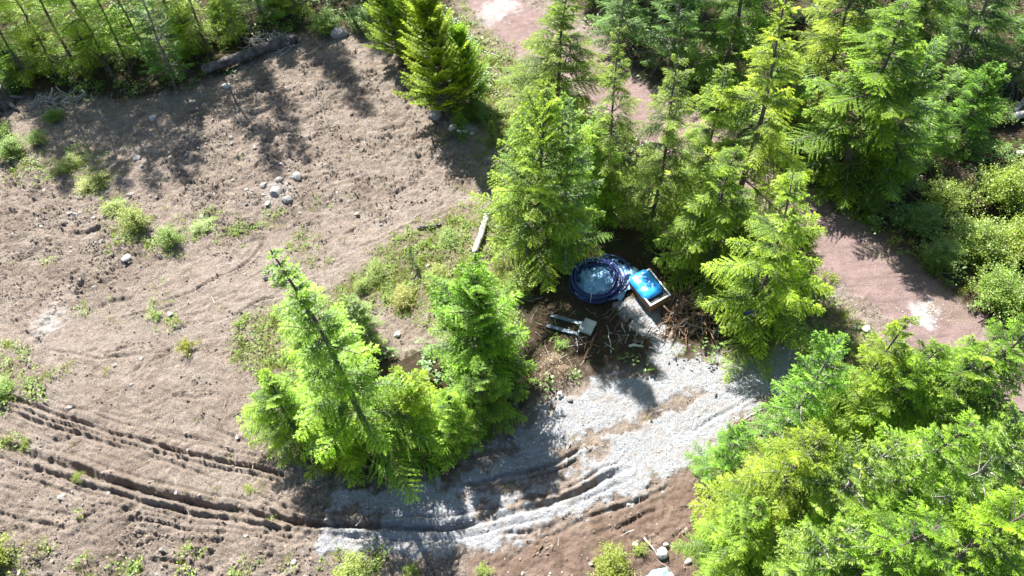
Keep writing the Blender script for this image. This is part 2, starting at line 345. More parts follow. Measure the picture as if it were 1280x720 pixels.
def leaf_mat(name, c_old, c_young, trans=.45, gloss=.05, tcol=(1.25, 1.35, .75)):
    m, nt, out = mat(name)
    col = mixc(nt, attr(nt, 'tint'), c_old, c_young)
    oi = N(nt, 'ObjectInfo')
    col = mixc(nt, 1.0, col, oi.outputs['Color'], 'MULTIPLY')
    d = N(nt, 'BsdfDiffuse'); nt.links.new(col, d.inputs[0])
    t = N(nt, 'BsdfTranslucent'); nt.links.new(mixc(nt, 1.0, col, tcol, 'MULTIPLY'), t.inputs[0])
    mx = N(nt, 'MixShader', Fac=trans); nt.links.new(d.outputs[0], mx.inputs[1]); nt.links.new(t.outputs[0], mx.inputs[2])
    gl = N(nt, 'BsdfGlossy', Roughness=.5); gl.inputs[0].default_value = (.85, .95, .85, 1)
    m2 = N(nt, 'MixShader', Fac=gloss); nt.links.new(mx.outputs[0], m2.inputs[1]); nt.links.new(gl.outputs[0], m2.inputs[2])
    nt.links.new(m2.outputs[0], out.inputs[0]); return m
def stone_mat(name, c1, c2, c3):
    m, nt, out = mat(name); tc = N(nt, 'TexCoord').outputs['Object']
    col = ramp(nt, attr(nt, 'tint'), [(0, c1), (.5, c2), (1, c3)])
    col = mixc(nt, .5, col, ramp(nt, noise(nt, tc, 18), [(.3, c1), (.7, c3)]))
    b = N(nt, 'BsdfPrincipled', Roughness=.9); b.inputs['Specular IOR Level'].default_value = .2
    nt.links.new(col, b.inputs['Base Color']); nt.links.new(b.outputs[0], out.inputs[0]); return m

M_GROUND = ground_mat()
M_CONIF = leaf_mat('conifer_needles', (.030, .075, .007), (.35, .50, .048), .54, .022, (1.45, 1.6, .6))  # old needles extra dark, young tips extra bright: shade between sprays painted in
M_SPRUCE = leaf_mat('spruce_needles', (.028, .070, .010), (.30, .465, .068), .52, .03, (1.45, 1.6, .7))  # inner needles likewise darkened to paint shade gaps in the crown
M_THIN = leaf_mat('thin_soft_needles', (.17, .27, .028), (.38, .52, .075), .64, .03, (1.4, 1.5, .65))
M_LEAF = leaf_mat('broad_leaves', (.08, .155, .012), (.25, .36, .032), .50, .06)
M_WEED = leaf_mat('weed_leaves', (.13, .18, .02), (.31, .38, .06), .46, .04)
M_FERN = leaf_mat('fern_fronds', (.08, .14, .02), (.19, .28, .045), .42, .05)
M_DEADLEAF = leaf_mat('dead_foliage', (.12, .085, .058), (.32, .255, .185), .25, .03, (1.1, .95, .7))
M_BARK = simple_mat('conifer_bark', (.055, .042, .034), (.15, .125, .105), 9, .9, .6)
M_BARK_PALE = simple_mat('pale_lichened_bark', (.14, .125, .11), (.34, .32, .295), 10, .9, .5)
M_DEADWOOD = simple_mat('weathered_wood', (.22, .20, .18), (.50, .475, .44), 6, .85, .5)
M_DARKLOG = simple_mat('charred_log_bark', (.030, .027, .027), (.13, .12, .118), 3.5, .85, .7)
M_BROWNSTICK = simple_mat('brown_sticks', (.07, .04, .025), (.24, .15, .09), 7, .9, .4)
M_GRAVEL = stone_mat('crushed_gravel', (.20, .207, .22), (.32, .33, .345), (.48, .49, .505))
M_CLOD = stone_mat('soil_clods', (.09, .067, .05), (.185, .147, .117), (.29, .243, .203))
M_RUBBLE = stone_mat('field_stones', (.15, .135, .12), (.23, .21, .19), (.34, .32, .295))

# ------------------------------------------------------------------ the ground sheet, the road and the drive
def build_ground():
    nu, nv = 1000, 740
    v = np.linspace(0, 1, nv); y = -1.0 + 51.0 * (0.62 * v + 0.38 * v * v)
    y = np.concatenate([[-400, -160, -70, -30, -12, -5], y, [53, 58, 68, 90, 140, 240, 500]])
    u = np.linspace(-1, 1, nu); u = np.concatenate([[-20, -9, -4, -2, -1.4, -1.12], u, [1.12, 1.4, 2, 4, 9, 20]])
    wy = 19.5 + 0.36 * np.clip(y, 0, 52)
    X = u[None, :] * wy[:, None]; Y = np.repeat(y[:, None], len(u), 1)
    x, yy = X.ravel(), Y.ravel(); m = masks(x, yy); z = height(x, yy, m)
    V = np.stack([x, yy, z], 1); nU = len(u)
    i = np.arange(len(y) - 1)[:, None] * nU; j = np.arange(nU - 1)[None, :]
    Fq = np.stack([i + j, i + j + 1, i + j + nU + 1, i + j + nU], -1).reshape(-1, 4)
    # vertex normals of the whole sheet, so that the pieces shade as one surface
    e1 = V[Fq[:, 2]] - V[Fq[:, 0]]; e2 = V[Fq[:, 3]] - V[Fq[:, 1]]; fn = np.cross(e1, e2)
    fn /= np.linalg.norm(fn, axis=1)[:, None] + 1e-12
    nrm = np.zeros_like(V)
    for c in range(4): np.add.at(nrm, Fq[:, c], fn)
    nrm /= np.linalg.norm(nrm, axis=1)[:, None] + 1e-12
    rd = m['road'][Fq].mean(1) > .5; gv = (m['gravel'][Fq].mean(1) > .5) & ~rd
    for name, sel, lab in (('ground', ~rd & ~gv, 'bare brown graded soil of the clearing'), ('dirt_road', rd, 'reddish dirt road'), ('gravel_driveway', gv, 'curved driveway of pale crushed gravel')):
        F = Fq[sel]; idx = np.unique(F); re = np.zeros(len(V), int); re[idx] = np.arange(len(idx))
        me = new_mesh(name, V[idx], re[F], [M_GROUND], True, {k: m[k][idx] for k in ('road', 'gravel', 'red', 'duff_shade', 'grass', 'smooth', 'rough', 'track', 'pale')})
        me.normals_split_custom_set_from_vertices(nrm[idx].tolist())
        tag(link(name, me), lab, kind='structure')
build_ground()

# ------------------------------------------------------------------ scattered stones, clods and twigs (uncountable)
OCT = np.array([[1, 0, 0], [-1, 0, 0], [0, 1, 0], [0, -1, 0], [0, 0, 1], [0, 0, -1]], float)
OCTF = np.array([[0, 2, 4], [2, 1, 4], [1, 3, 4], [3, 0, 4], [2, 0, 5], [1, 2, 5], [3, 1, 5], [0, 3, 5]])
_t = (1 + 5 ** .5) / 2
ICO = np.array([[-1, _t, 0], [1, _t, 0], [-1, -_t, 0], [1, -_t, 0], [0, -1, _t], [0, 1, _t], [0, -1, -_t], [0, 1, -_t], [_t, 0, -1], [_t, 0, 1], [-_t, 0, -1], [-_t, 0, 1]]) / math.hypot(1, _t)
ICOF = np.array([[0, 11, 5], [0, 5, 1], [0, 1, 7], [0, 7, 10], [0, 10, 11], [1, 5, 9], [5, 11, 4], [11, 10, 2], [10, 7, 6], [7, 1, 8], [3, 9, 4], [3, 4, 2], [3, 2, 6], [3, 6, 8], [3, 8, 9], [4, 9, 5], [2, 4, 11], [6, 2, 10], [8, 6, 7], [9, 8, 1]])
def sample(n, dens, rng, ymax=46):
    """n random ground points, thinned by a density read from the ground's masks"""
    y = rng.uniform(2, ymax, n); x = rng.uniform(-1, 1, n) * (19.5 + .36 * y)
    m = masks(x, y); keep = rng.random(n) < dens(m, x, y)
    x, y = x[keep], y[keep]; m = {k: v[keep] for k, v in m.items()}
    return x, y, height(x, y, m), m
def scatter_stones(name, mat_, n, dens, smin, smax, rng, base=OCT, bf=OCTF, flat=.7, sink=.25, power=2.5, spawn=0, spread=.2):
    x, y, z, m = sample(n, dens, rng)
    if spawn:
        cnt = rng.integers(3, spawn * 2, len(x)); sg = np.repeat(rng.uniform(.5, 1.5, len(x)) * spread, cnt)
        x = np.repeat(x, cnt) + rng.normal(0, 1.5, cnt.sum()) * sg; y = np.repeat(y, cnt) + rng.normal(0, .8, cnt.sum()) * sg; z = height(x, y)
    k = len(x)
    s = smin + (smax - smin) * rng.random(k) ** power
    sc = s[:, None] * rng.uniform(.65, 1.3, (k, 3)) * [1, 1, flat]
    Vb = base[None] * (1 + .25 * rng.standard_normal((k, len(base), 1))) * sc[:, None, :]
    a = rng.uniform(0, 6.28, k); ca, sa = np.cos(a)[:, None], np.sin(a)[:, None]
    tl = rng.normal(0, .35, k)[:, None]
    X = Vb[..., 0] * ca - Vb[..., 1] * sa; Y = Vb[..., 0] * sa + Vb[..., 1] * ca; Z = Vb[..., 2] + X * tl
    V = np.stack([X + x[:, None], Y + y[:, None], Z + (z + s * flat * (1 - 2 * sink) * .6)[:, None]], -1).reshape(-1, 3)
    F = (bf[None] + (np.arange(k) * len(base))[:, None, None]).reshape(-1, 3)
    tint = np.repeat(np.clip(rng.normal(.5, .28, k), 0, 1), len(base))
    return link(name, new_mesh(name, V, F, [mat_], False, {'tint': tint}))
clump = lambda x, y, s, sd: sstep(.0, .4, fbm(x * s, y * s, 2, sd))
rng = np.random.default_rng(4)
tag(scatter_stones('gravel_stones', M_GRAVEL, 260000, lambda m, x, y: m['gravel'] * .8, .010, .038, rng, power=2), 'loose crushed grey gravel lying on the driveway', 'gravel', kind='stuff')
tag(scatter_stones('soil_clods', M_CLOD, 40000, lambda m, x, y: (1 - m['gravel']) * (1 - m['road']) * (1 - m['duff_shade']) * (.012 + .16 * clump(x, y, .8, 88) ** 2 + .6 * m['rough'] * sstep(-.1, .45, perlin(x * .9, y * .9, 71)) + .05 * m['red']) * (1 - m['smooth']), .012, .075, rng, OCT, OCTF, .85, .3, 2.5, 9, .17), 'crumbled brown soil clods strewn over the clearing', 'soil', kind='stuff')
def rub(m, x, y):
    c1 = g0(345, 235); c2 = g0(130, 245); c3 = g0(270, 180); c4 = g0(930, 545)
    d = sum(np.exp(-((x - c[0]) ** 2 + (y - c[1]) ** 2) / (w * w)) for c, w in ((c1, 1.9), (c2, 2.4), (c3, 2.2), (c4, .9)))
    return (1 - m['road']) * (1 - m['duff_shade']) * np.clip(.012 + .35 * d, 0, 1)
tag(scatter_stones('rubble', M_RUBBLE, 40000, rub, .03, .15, rng, ICO, ICOF, .7, .3, 2.6), 'small grey stones and rubble scattered over the soil', 'stones', kind='stuff')

def scatter_twigs(name, mat_, n, dens, l0, l1, rng, rad=(.006, .016)):
    x, y, z, m = sample(n, dens, rng); mb = MB()
    for i in range(len(x)):
        L = rng.uniform(l0, l1); a = rng.uniform(0, 6.28); k = 4
        t = np.linspace(-.5, .5, k)[:, None]; d = np.array([math.cos(a), math.sin(a), rng.normal(0, .08)])
        P = np.array([x[i], y[i], z[i] + .03]) + t * d * L + rng.normal(0, .03 * L, (k, 3)) * [1, 1, .4]
        mb.add(*tube(P, np.linspace(rng.uniform(*rad), .004, k), 3, False))
    return link(name, mb.mesh(name, mat_))
tag(scatter_twigs('scattered_twigs', M_DEADWOOD, 20000, lambda m, x, y: (1 - m['gravel']) * (1 - m['road']) * (.035 + .1 * m['duff_shade'] + .06 * m['red']), .15, .8, rng), 'thin grey twigs strewn over the bare soil', 'twigs', kind='stuff')

# ------------------------------------------------------------------ low green growth (uncountable)
def blades(x, y, z, rng, per, h0, h1, spread, wid, leafy=False, top=.28):
    k = len(x); cx = np.repeat(x, per) + rng.normal(0, spread, k * per); cy = np.repeat(y, per) + rng.normal(0, spread, k * per); cz = np.repeat(z, per)
    n = k * per; a = rng.uniform(0, 6.28, n); L = rng.uniform(h0, h1, n)
    el = rng.uniform(.35, 1.35, n) if not leafy else rng.uniform(-.1, .7, n)
    D = np.stack([np.cos(a) * np.cos(el), np.sin(a) * np.cos(el), np.sin(el)], 1)
    S = np.stack([-np.sin(a), np.cos(a), np.zeros(n)], 1)
    P = np.stack([cx, cy, cz + (np.repeat(top * rng.random(k) ** 1.5, per) * rng.uniform(.3, 1, n) + .02 if leafy else 0)], 1)
    w = (wid * rng.uniform(.6, 1.3, n))[:, None]
    tint = np.repeat(np.clip(np.repeat(rng.normal(.5, .22, k), per) + rng.normal(0, .15, n), 0, 1), 4)
    V = np.stack([P, P + D * L[:, None] * .5 + S * w, P + D * L[:, None] - [0, 0, .02], P + D * L[:, None] * .5 - S * w], 1).reshape(-1, 3)
    F = np.arange(n)[:, None] * 4 + np.array([[0, 1, 2, 3]])
    return V, F, tint
def veg_stuff(name, mat_, n, dens, rng, per, h0, h1, spread, wid, leafy, color, label, cat, top=.28):
    x, y, z, m = sample(n, dens, rng)
    V, F, t = blades(x, y, z, rng, per, h0, h1, spread, wid, leafy, top)
    o = link(name, new_mesh(name, V, F, [mat_], False, {'tint': t})); o.color = (*color, 1); tag(o, label, cat, kind='stuff')
SPOTS = [(170, 290, 1.6), (210, 305, 1.4), (245, 295, 1.2), (85, 195, 1.6), (20, 200, 1.8), (5, 470, 1.2), (25, 445, .8), (60, 480, .9), (90, 465, .5), (140, 470, .5), (100, 205, 1.4), (130, 225, 1.2), (140, 255, 1.0), (60, 215, 1.2), (30, 210, 1.3), (150, 300, .7), (260, 270, .8), (310, 285, .8), (365, 310, .9), (390, 330, .7), (320, 430, .9), (345, 405, 1.0), (300, 400, .6), (195, 375, .5), (110, 390, .5), (60, 330, .4), (205, 350, .4), (100, 640, .4), (230, 700, .7), (110, 705, .7), (300, 712, .7), (360, 700, .4), (560, 180, .6), (605, 225, .9), (590, 240, .7), (610, 130, .8), (650, 150, .7), (20, 492, 1.0), (-5, 440, 1.0), (45, 484, .8), (120, 236, 1.0), (80, 206, 1.4), (110, 220, 1.2), (200, 388, .7), (300, 425, .9), (320, 400, 1.0), (385, 300, .9), (395, 260, .8), (415, 320, .5), (10, 555, .5), (32, 552, .4), (330, 640, .3), (55, 690, .8), (160, 712, 1.0), (10, 712, 1), (430, 718, 1.2), (590, 200, .9), (595, 178, .7), (470, 700, .6), (1040, 365, .6), (1030, 345, .5), (1060, 440, .8), (240, 290, .8), (290, 290, 1.0), (340, 275, .9), (215, 405, .6), (640, 55, 1.0), (615, 70, .8), (660, 480, .5), (700, 430, .4)]
SPOTS = [(*g0(a, b), r) for a, b, r in SPOTS]
def spotd(x, y):
    return np.clip(sum(np.exp(-((x - a) ** 2 + (y - b) ** 2) / (r * r * .35)) for a, b, r in SPOTS), 0, 1)
offr = lambda m: (1 - m['road']) * (1 - m['gravel'])
veg_stuff('grass', M_WEED, 90000, lambda m, x, y: np.clip(m['grass'] * (.3 + clump(x, y, .9, 301)) * .8 * offr(m) + .6 * spotd(x, y) * (.25 + clump(x, y, 1.6, 5)) + .004 * (1 - m['duff_shade']) * offr(m), 0, 1), rng, 9, .12, .34, .07, .010, False, (1.05, .95, .85), 'tufts of yellow green grass growing on the soil', 'grass')
veg_stuff('ground_cover', M_WEED, 90000, lambda m, x, y: np.clip(m['grass'] * (.2 + clump(x, y, 1.2, 311)) * .75 * offr(m) + .55 * spotd(x, y) * (.2 + clump(x, y, 1.3, 7)), 0, 1), rng, 9, .07, .15, .10, .032, True, (.8, .92, .75), 'low leafy weeds covering the soil', 'weeds')
veg_stuff('understory', M_FERN, 70000, lambda m, x, y: m['duff_shade'] * clump(x, y, .7, 321) * .42 * sstep(.6, -.2, sdf(x, y, YARD)), rng, 10, .10, .24, .13, .05, True, (.75, .9, .7), 'dense low green undergrowth beneath the trees', 'undergrowth', .9)

# ------------------------------------------------------------------ trees
def unit(a): return a / (np.linalg.norm(a, axis=-1, keepdims=True) + 1e-9)
def conifer(name, seed, H, R, nb, s0=.06, p=.85, el_top=50, el_bot=-5, droop=.35, upturn=.12, leaf=.10, lw=.42, tsp=.085, lsp=.040, inner=.22, bare=False, trunk_r=.10, leafmat=None, bark=None, twd=.25, tlf=.40):
    rng = np.random.default_rng(seed)
    i = np.arange(nb); s = s0 + (.99 - s0) * np.clip((i // 6 * 6 + 6 * (.5 + .55 * rng.uniform(-1, 1, nb))) / nb, 0, 1) ** .92
    az = i * 2.39996 + rng.normal(0, .35, nb)
    q = np.clip((1 - s) / (1 - s0), 0, 1)
    lob = 1 + .22 * np.sin(az * 2 + seed) * np.sin(s * 9 + seed)
    L = R * (q ** p * .95 + .05) * rng.uniform(.45, 1.22, nb) * lob
    L *= 1 - .3 * np.clip((s0 + .12 - s) / .12, 0, 1)
    el = np.radians(el_bot + (el_top - el_bot) * (1 - q) ** 1.3 + rng.normal(0, 7, nb))
    wob = .06 * H / 10
    def trunk_xy(z): return np.stack([wob * np.sin(z * .9 + seed), wob * np.cos(z * .7 + seed * 2)], -1) * np.clip(z / 2, 0, 1)[..., None]
    base = np.concatenate([trunk_xy(s * H), (s * H)[:, None]], 1)
    hd = np.stack([np.cos(az), np.sin(az), np.zeros(nb)], 1); Zv = np.array([0, 0, 1.0])
    te = np.tan(np.clip(el, -1.2, 1.2)); hl = L * np.cos(np.clip(el, -1.2, 1.2))
    def P(b, t): return base[b] + hd[b] * (hl[b] * t)[:, None] + Zv * (hl[b] * (te[b] * t - droop * t ** 2 + upturn * t ** 3))[:, None]
    def D(b, t): return unit(hd[b] + Zv * (te[b] - 2 * droop * t + 3 * upturn * t ** 2)[:, None])
    nt = (L / tsp).astype(int) + 3
    b = np.repeat(np.arange(nb), nt); k = np.concatenate([np.arange(n) for n in nt])
    t = inner + (1 - inner) * (k + rng.uniform(0, 1, len(k))) / nt[b]; t = np.clip(t, 0, 1)
    sg = np.where(k % 2 == 0, 1.0, -1.0); tan_ = D(b, t); side = np.cross(Zv, hd[b]) * sg[:, None]
    ang = np.radians(rng.uniform(38, 72, len(k)))[:, None]
    td = unit(tan_ * np.cos(ang) + side * np.sin(ang) + Zv * (rng.normal(-twd, .13, len(k)))[:, None])
    tl = np.clip(L[b] * tlf * (1 - t) ** .75 + .085, .07, 1.1) * rng.uniform(.65, 1.2, len(k))
    tp = P(b, t); br_t = np.repeat(rng.normal(0, .13, nb), nt)
    nl = (tl / lsp).astype(int) + 2
    c = np.repeat(np.arange(len(k)), nl); kk = np.concatenate([np.arange(n) for n in nl])
    uu = np.clip((kk + rng.uniform(0, 1, len(kk))) / nl[c], 0, 1)
    s2 = np.where(kk % 2 == 0, 1.0, -1.0); d = td[c]
    pos = tp[c] + d * (tl[c] * uu)[:, None] - Zv * (.22 * tl[c] * uu ** 2)[:, None]
    perp = unit(np.cross(d, Zv + .01)) * s2[:, None]
    a2 = np.radians(rng.uniform(15, 62, len(kk)))[:, None]
    ld = unit(d * np.cos(a2) + perp * np.sin(a2) + rng.normal(0, .15, (len(kk), 3)))
    ll = (leaf * (1.15 - .45 * uu) * rng.uniform(.65, 1.35, len(kk)))[:, None]
    nn = unit(Zv + rng.normal(0, .38, (len(kk), 3))); wv = unit(np.cross(ld, nn)) * ll * lw * .5
    V = np.stack([pos - wv, pos + wv, pos + ld * ll], 1).reshape(-1, 3)
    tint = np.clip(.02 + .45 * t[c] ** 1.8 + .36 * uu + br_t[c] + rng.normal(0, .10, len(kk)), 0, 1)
    crown = new_mesh(name + '_crown', V, np.arange(len(V)).reshape(-1, 3), [leafmat], False, {'tint': np.repeat(tint, 3)})
    mb = MB(); zz = np.linspace(-.25, H, 12)
    mb.add(*tube(np.concatenate([trunk_xy(zz), zz[:, None]], 1), trunk_r * np.clip(1 - zz / H, .04, 1) ** .8 + .008, 7))
    for j in range(0, nb):
        tt = np.linspace(0, .92, 4); bi = np.full(4, j)
        mb.add(*tube(P(bi, tt), np.linspace(.010 + .010 * L[j], .005, 4), 3, False))
    if bare:
        for j in range(26):
            z0 = rng.uniform(.05, s0 + .08) * H; a = rng.uniform(0, 6.28); Lb = rng.uniform(.4, 1.0) * R
            pts = np.array([[0, 0, z0], [math.cos(a) * Lb * .5, math.sin(a) * Lb * .5, z0 - .05], [math.cos(a) * Lb, math.sin(a) * Lb, z0 - .3 * Lb]])
            mb.add(*tube(pts, [.018, .012, .005], 3, False))
    return dict(trunk=mb.mesh(name + '_trunk', bark or M_BARK, True), crown=crown, H=H, R=R, n=len(kk))

def shrub(name, seed, H, R, ns, leaf, lw, per, leafmat, stemmat, tip_only=.35, el=(25, 85)):
    rng = np.random.default_rng(seed); mb = MB(); pos = []; ti = []
    for j in range(ns):
        a = rng.uniform(0, 6.28); e = math.radians(rng.uniform(*el)); Ls = rng.uniform(.5, 1.25)
        end = np.array([math.cos(a) * math.cos(e) * R, math.sin(a) * math.cos(e) * R, math.sin(e) * H]) * Ls
        t = np.linspace(0, 1, 5)[:, None]
        Pth = end * t + np.array([0, 0, .12 * H]) * np.sin(t * 3.14) + rng.normal(0, .04 * R, (5, 3)) * t
        Pth[0] = [rng.normal(0, .06 * R), rng.normal(0, .06 * R), -.05]
        mb.add(*tube(Pth, np.linspace(.016, .004, 5), 3, False))
        nsub = 3; ends = [(Pth[4], 1.0)]
        for q in range(nsub):
            st = Pth[rng.integers(2, 4)]; en = st + rng.normal(0, .34, 3) * [R, R, H * .8]; en[2] = max(en[2], .05)
            mb.add(*tube(np.linspace(st, en, 3), [.008, .006, .003], 3, False))
            f = rng.uniform(.2, 1.05, per); pos.append(st + (en - st) * f[:, None] + rng.normal(0, .05 * R + .02, (per, 3))); ti.append(np.full(per, rng.normal(.5, .2)) + .2 * f)
        f = rng.uniform(tip_only, 1.05, per); ii = np.clip((f * 4).astype(int), 0, 3); fr = (f * 4 - ii)[:, None]
        pos.append(Pth[ii] * (1 - fr) + Pth[ii + 1] * fr + rng.normal(0, .05 * R + .02, (per, 3))); ti.append(np.full(per, rng.normal(.45, .2)) + .25 * f)
    pos = np.concatenate(pos); ti = np.clip(np.concatenate(ti), 0, 1); n = len(pos)
    pos[:, 2] = np.maximum(pos[:, 2], .03)
    a = rng.uniform(0, 6.28, n); el_ = rng.normal(-.1, .45, n)
    d = np.stack([np.cos(a) * np.cos(el_), np.sin(a) * np.cos(el_), np.sin(el_)], 1)
    nn = unit(np.array([0, 0, 1.0]) + rng.normal(0, .4, (n, 3))); w = unit(np.cross(d, nn))
    L = (leaf * rng.uniform(.6, 1.3, n))[:, None]
    V = np.stack([pos, pos + d * L * .5 + w * L * lw * .5, pos + d * L, pos + d * L * .5 - w * L * lw * .5], 1).reshape(-1, 3)
    fol = new_mesh(name + '_foliage', V, np.arange(len(V)).reshape(-1, 4), [leafmat], False, {'tint': np.repeat(ti, 4)})
    return dict(stem=mb.mesh(name + '_stem', stemmat, True), foliage=fol, H=H, R=R, n=n)

VAR = {
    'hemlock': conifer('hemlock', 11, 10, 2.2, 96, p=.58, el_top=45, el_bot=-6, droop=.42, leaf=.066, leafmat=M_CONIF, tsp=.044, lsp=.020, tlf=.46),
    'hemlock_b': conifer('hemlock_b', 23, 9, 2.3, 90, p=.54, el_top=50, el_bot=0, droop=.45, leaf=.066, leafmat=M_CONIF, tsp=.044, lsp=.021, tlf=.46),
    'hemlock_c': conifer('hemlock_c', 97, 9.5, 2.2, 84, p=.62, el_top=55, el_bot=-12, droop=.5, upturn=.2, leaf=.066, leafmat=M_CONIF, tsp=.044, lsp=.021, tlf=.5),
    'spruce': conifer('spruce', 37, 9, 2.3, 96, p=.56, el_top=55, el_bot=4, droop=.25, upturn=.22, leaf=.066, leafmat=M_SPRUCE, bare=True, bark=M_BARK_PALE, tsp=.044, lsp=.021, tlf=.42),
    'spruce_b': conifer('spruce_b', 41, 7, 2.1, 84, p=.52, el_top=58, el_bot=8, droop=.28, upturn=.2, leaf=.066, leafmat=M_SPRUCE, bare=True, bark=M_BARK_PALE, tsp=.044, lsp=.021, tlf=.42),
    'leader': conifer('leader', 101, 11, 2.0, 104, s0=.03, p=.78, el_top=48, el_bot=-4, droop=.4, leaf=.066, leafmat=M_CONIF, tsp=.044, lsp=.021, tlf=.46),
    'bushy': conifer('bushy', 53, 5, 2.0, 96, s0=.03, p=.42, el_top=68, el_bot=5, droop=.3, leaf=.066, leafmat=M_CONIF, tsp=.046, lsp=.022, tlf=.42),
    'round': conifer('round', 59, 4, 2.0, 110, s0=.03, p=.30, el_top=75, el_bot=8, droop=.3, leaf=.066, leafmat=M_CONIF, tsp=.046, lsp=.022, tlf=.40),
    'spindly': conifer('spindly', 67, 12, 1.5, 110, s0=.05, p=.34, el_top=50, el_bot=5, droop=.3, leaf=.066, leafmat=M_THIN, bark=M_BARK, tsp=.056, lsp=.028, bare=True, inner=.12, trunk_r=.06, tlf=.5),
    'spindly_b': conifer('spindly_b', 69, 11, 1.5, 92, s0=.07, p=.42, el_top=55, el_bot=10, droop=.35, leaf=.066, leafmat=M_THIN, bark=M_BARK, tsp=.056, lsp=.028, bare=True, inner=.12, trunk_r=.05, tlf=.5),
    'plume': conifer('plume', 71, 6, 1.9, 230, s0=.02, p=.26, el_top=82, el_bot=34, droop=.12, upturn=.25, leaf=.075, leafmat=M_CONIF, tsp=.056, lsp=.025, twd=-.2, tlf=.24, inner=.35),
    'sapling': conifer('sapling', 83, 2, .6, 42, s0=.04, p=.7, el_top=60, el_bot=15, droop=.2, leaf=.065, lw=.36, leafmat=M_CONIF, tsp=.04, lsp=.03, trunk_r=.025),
}
_cnt = {}
FAT = {'hemlock': 1.5, 'hemlock_b': 1.48, 'hemlock_c': 1.5, 'spruce': 1.4, 'spruce_b': 1.38, 'bushy': 1.35, 'leader': 1.45, 'round': 1.3, 'spindly': 1.55, 'spindly_b': 1.55, 'plume': 1.3}
def copy_parts(v, root, names, color):
    for n in names:
        o = link(n, v[n], root); o.color = (*color, 1)
def tree(vname, base, tip, R, label, group=None, color=(1, 1, 1), name='conifer_tree', cat='tree', hmin=1.0, lean=.10, HH=None):
    v = VAR[vname]; rg = random.Random(tip[0] * 7919 + tip[1] * 104729)
    if base is None:                     # plumb below the tip at the height of the tree
        q_ = g0(*tip, HH + .2); base = tuple(proj((q_[0], q_[1], .2)))
    B = G(*base); vv = ray(*tip); best = None
    o = np.array([0, 0, CAM_H])
    # the point of the tip's sight line that passes closest to the plumb line above the base
    best = min((o + vv * ((z - CAM_H) / vv[2]) for z in np.arange(B[2] + hmin, B[2] + 16, .1)), key=lambda p: math.hypot(p[0] - B[0], p[1] - B[1]))
    ax = best - B; h = ax[2]; off = ax[:2]; m = np.linalg.norm(off)
    if m > lean * h: off = off * (lean * h / m)
    ax = Vector((off[0], off[1], h))
    if HH: ax = ax * (HH / ax.length)
    e = link(name, None); tag(e, label, cat, group)
    q = ax.normalized().rotation_difference(Vector((0, 0, 1))).inverted()
    e.rotation_mode = 'QUATERNION'
    e.rotation_quaternion = q @ Matrix.Rotation(rg.uniform(0, 6.28), 3, 'Z').to_quaternion()
    R = R * FAT.get(vname, 1.0); e.location = tuple(B); e.scale = (R / v['R'], R / v['R'], ax.length / v['H'])
    jit = rg.uniform(.86, 1.12); jr, jb = rg.uniform(.84, 1.12), rg.uniform(.75, 1.25)
    copy_parts(v, e, ('trunk', 'crown'), (color[0] * jit * jr, color[1] * jit, color[2] * jit * jb))
    _cnt.setdefault('trees', []).append((label, round(ax.length, 1), round(m / h, 2)))
    return e
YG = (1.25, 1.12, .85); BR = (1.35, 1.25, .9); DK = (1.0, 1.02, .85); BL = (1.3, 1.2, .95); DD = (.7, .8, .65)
BELT = 'conifers in the belt between the clearing and the dirt road'
FAR = 'conifers beyond the dirt road at the top of the picture'
NEARR = 'conifers crowding the lower right corner'
LEFT = 'slender conifers along the top left edge of the clearing'
ISL = 'conifers on the island between the clearing and the driveway'
T = tree
# --- the belt
T('bushy', (664, 322), (688, 122), 2.05, 'full broad green conifer directly above left of the blue pipe coil', BELT, BL)
T('spruce_b', (648, 262), (660, 140), 1.15, 'shorter grey green spruce hugging the left side of the full conifer by the coil', BELT, BL)
T('hemlock_b', (690, 165), (722, -12), 2.15, 'dark green conifer at top centre between the clearing and the red road', BELT, DK)
T('hemlock_c', (758, 272), (773, 36), 1.3, 'slim conifer with thin bare leader standing before the red road', BELT, YG)
T('bushy', (725, 262), (745, 165), 1.5, 'low bushy yellow green conifer left of the slim leader tree', BELT, YG)
T('hemlock', (814, 288), (850, 68), 1.45, 'conifer with dark visible trunk above right of the blue lidded crate', BELT, YG)
T('hemlock_c', (868, 272), (908, 78), 1.5, 'pale green conifer standing second left of the big right hand hemlocks', BELT, YG)
T('hemlock_c', (915, 288), (985, -2), 2.1, 'tall pale hemlock reaching the top edge left of the widest hemlock', BELT, BR)
T('hemlock_b', (880, 345), (918, 190), 1.75, 'bushy conifer overhanging the brown brush pile', BELT, YG)
T('hemlock_b', (940, 420), (992, 216), 1.6, 'bright yellow green hemlock between brush pile and red road', BELT, BR)
T('bushy', (985, 380), (1000, 290), 1.1, 'small dense conifer on the left verge of the red road', BELT, YG)
T('spruce', (704, 318), (712, 126), 1.5, 'grey green spruce joined to the right side of the full conifer by the coil', BELT, BL)
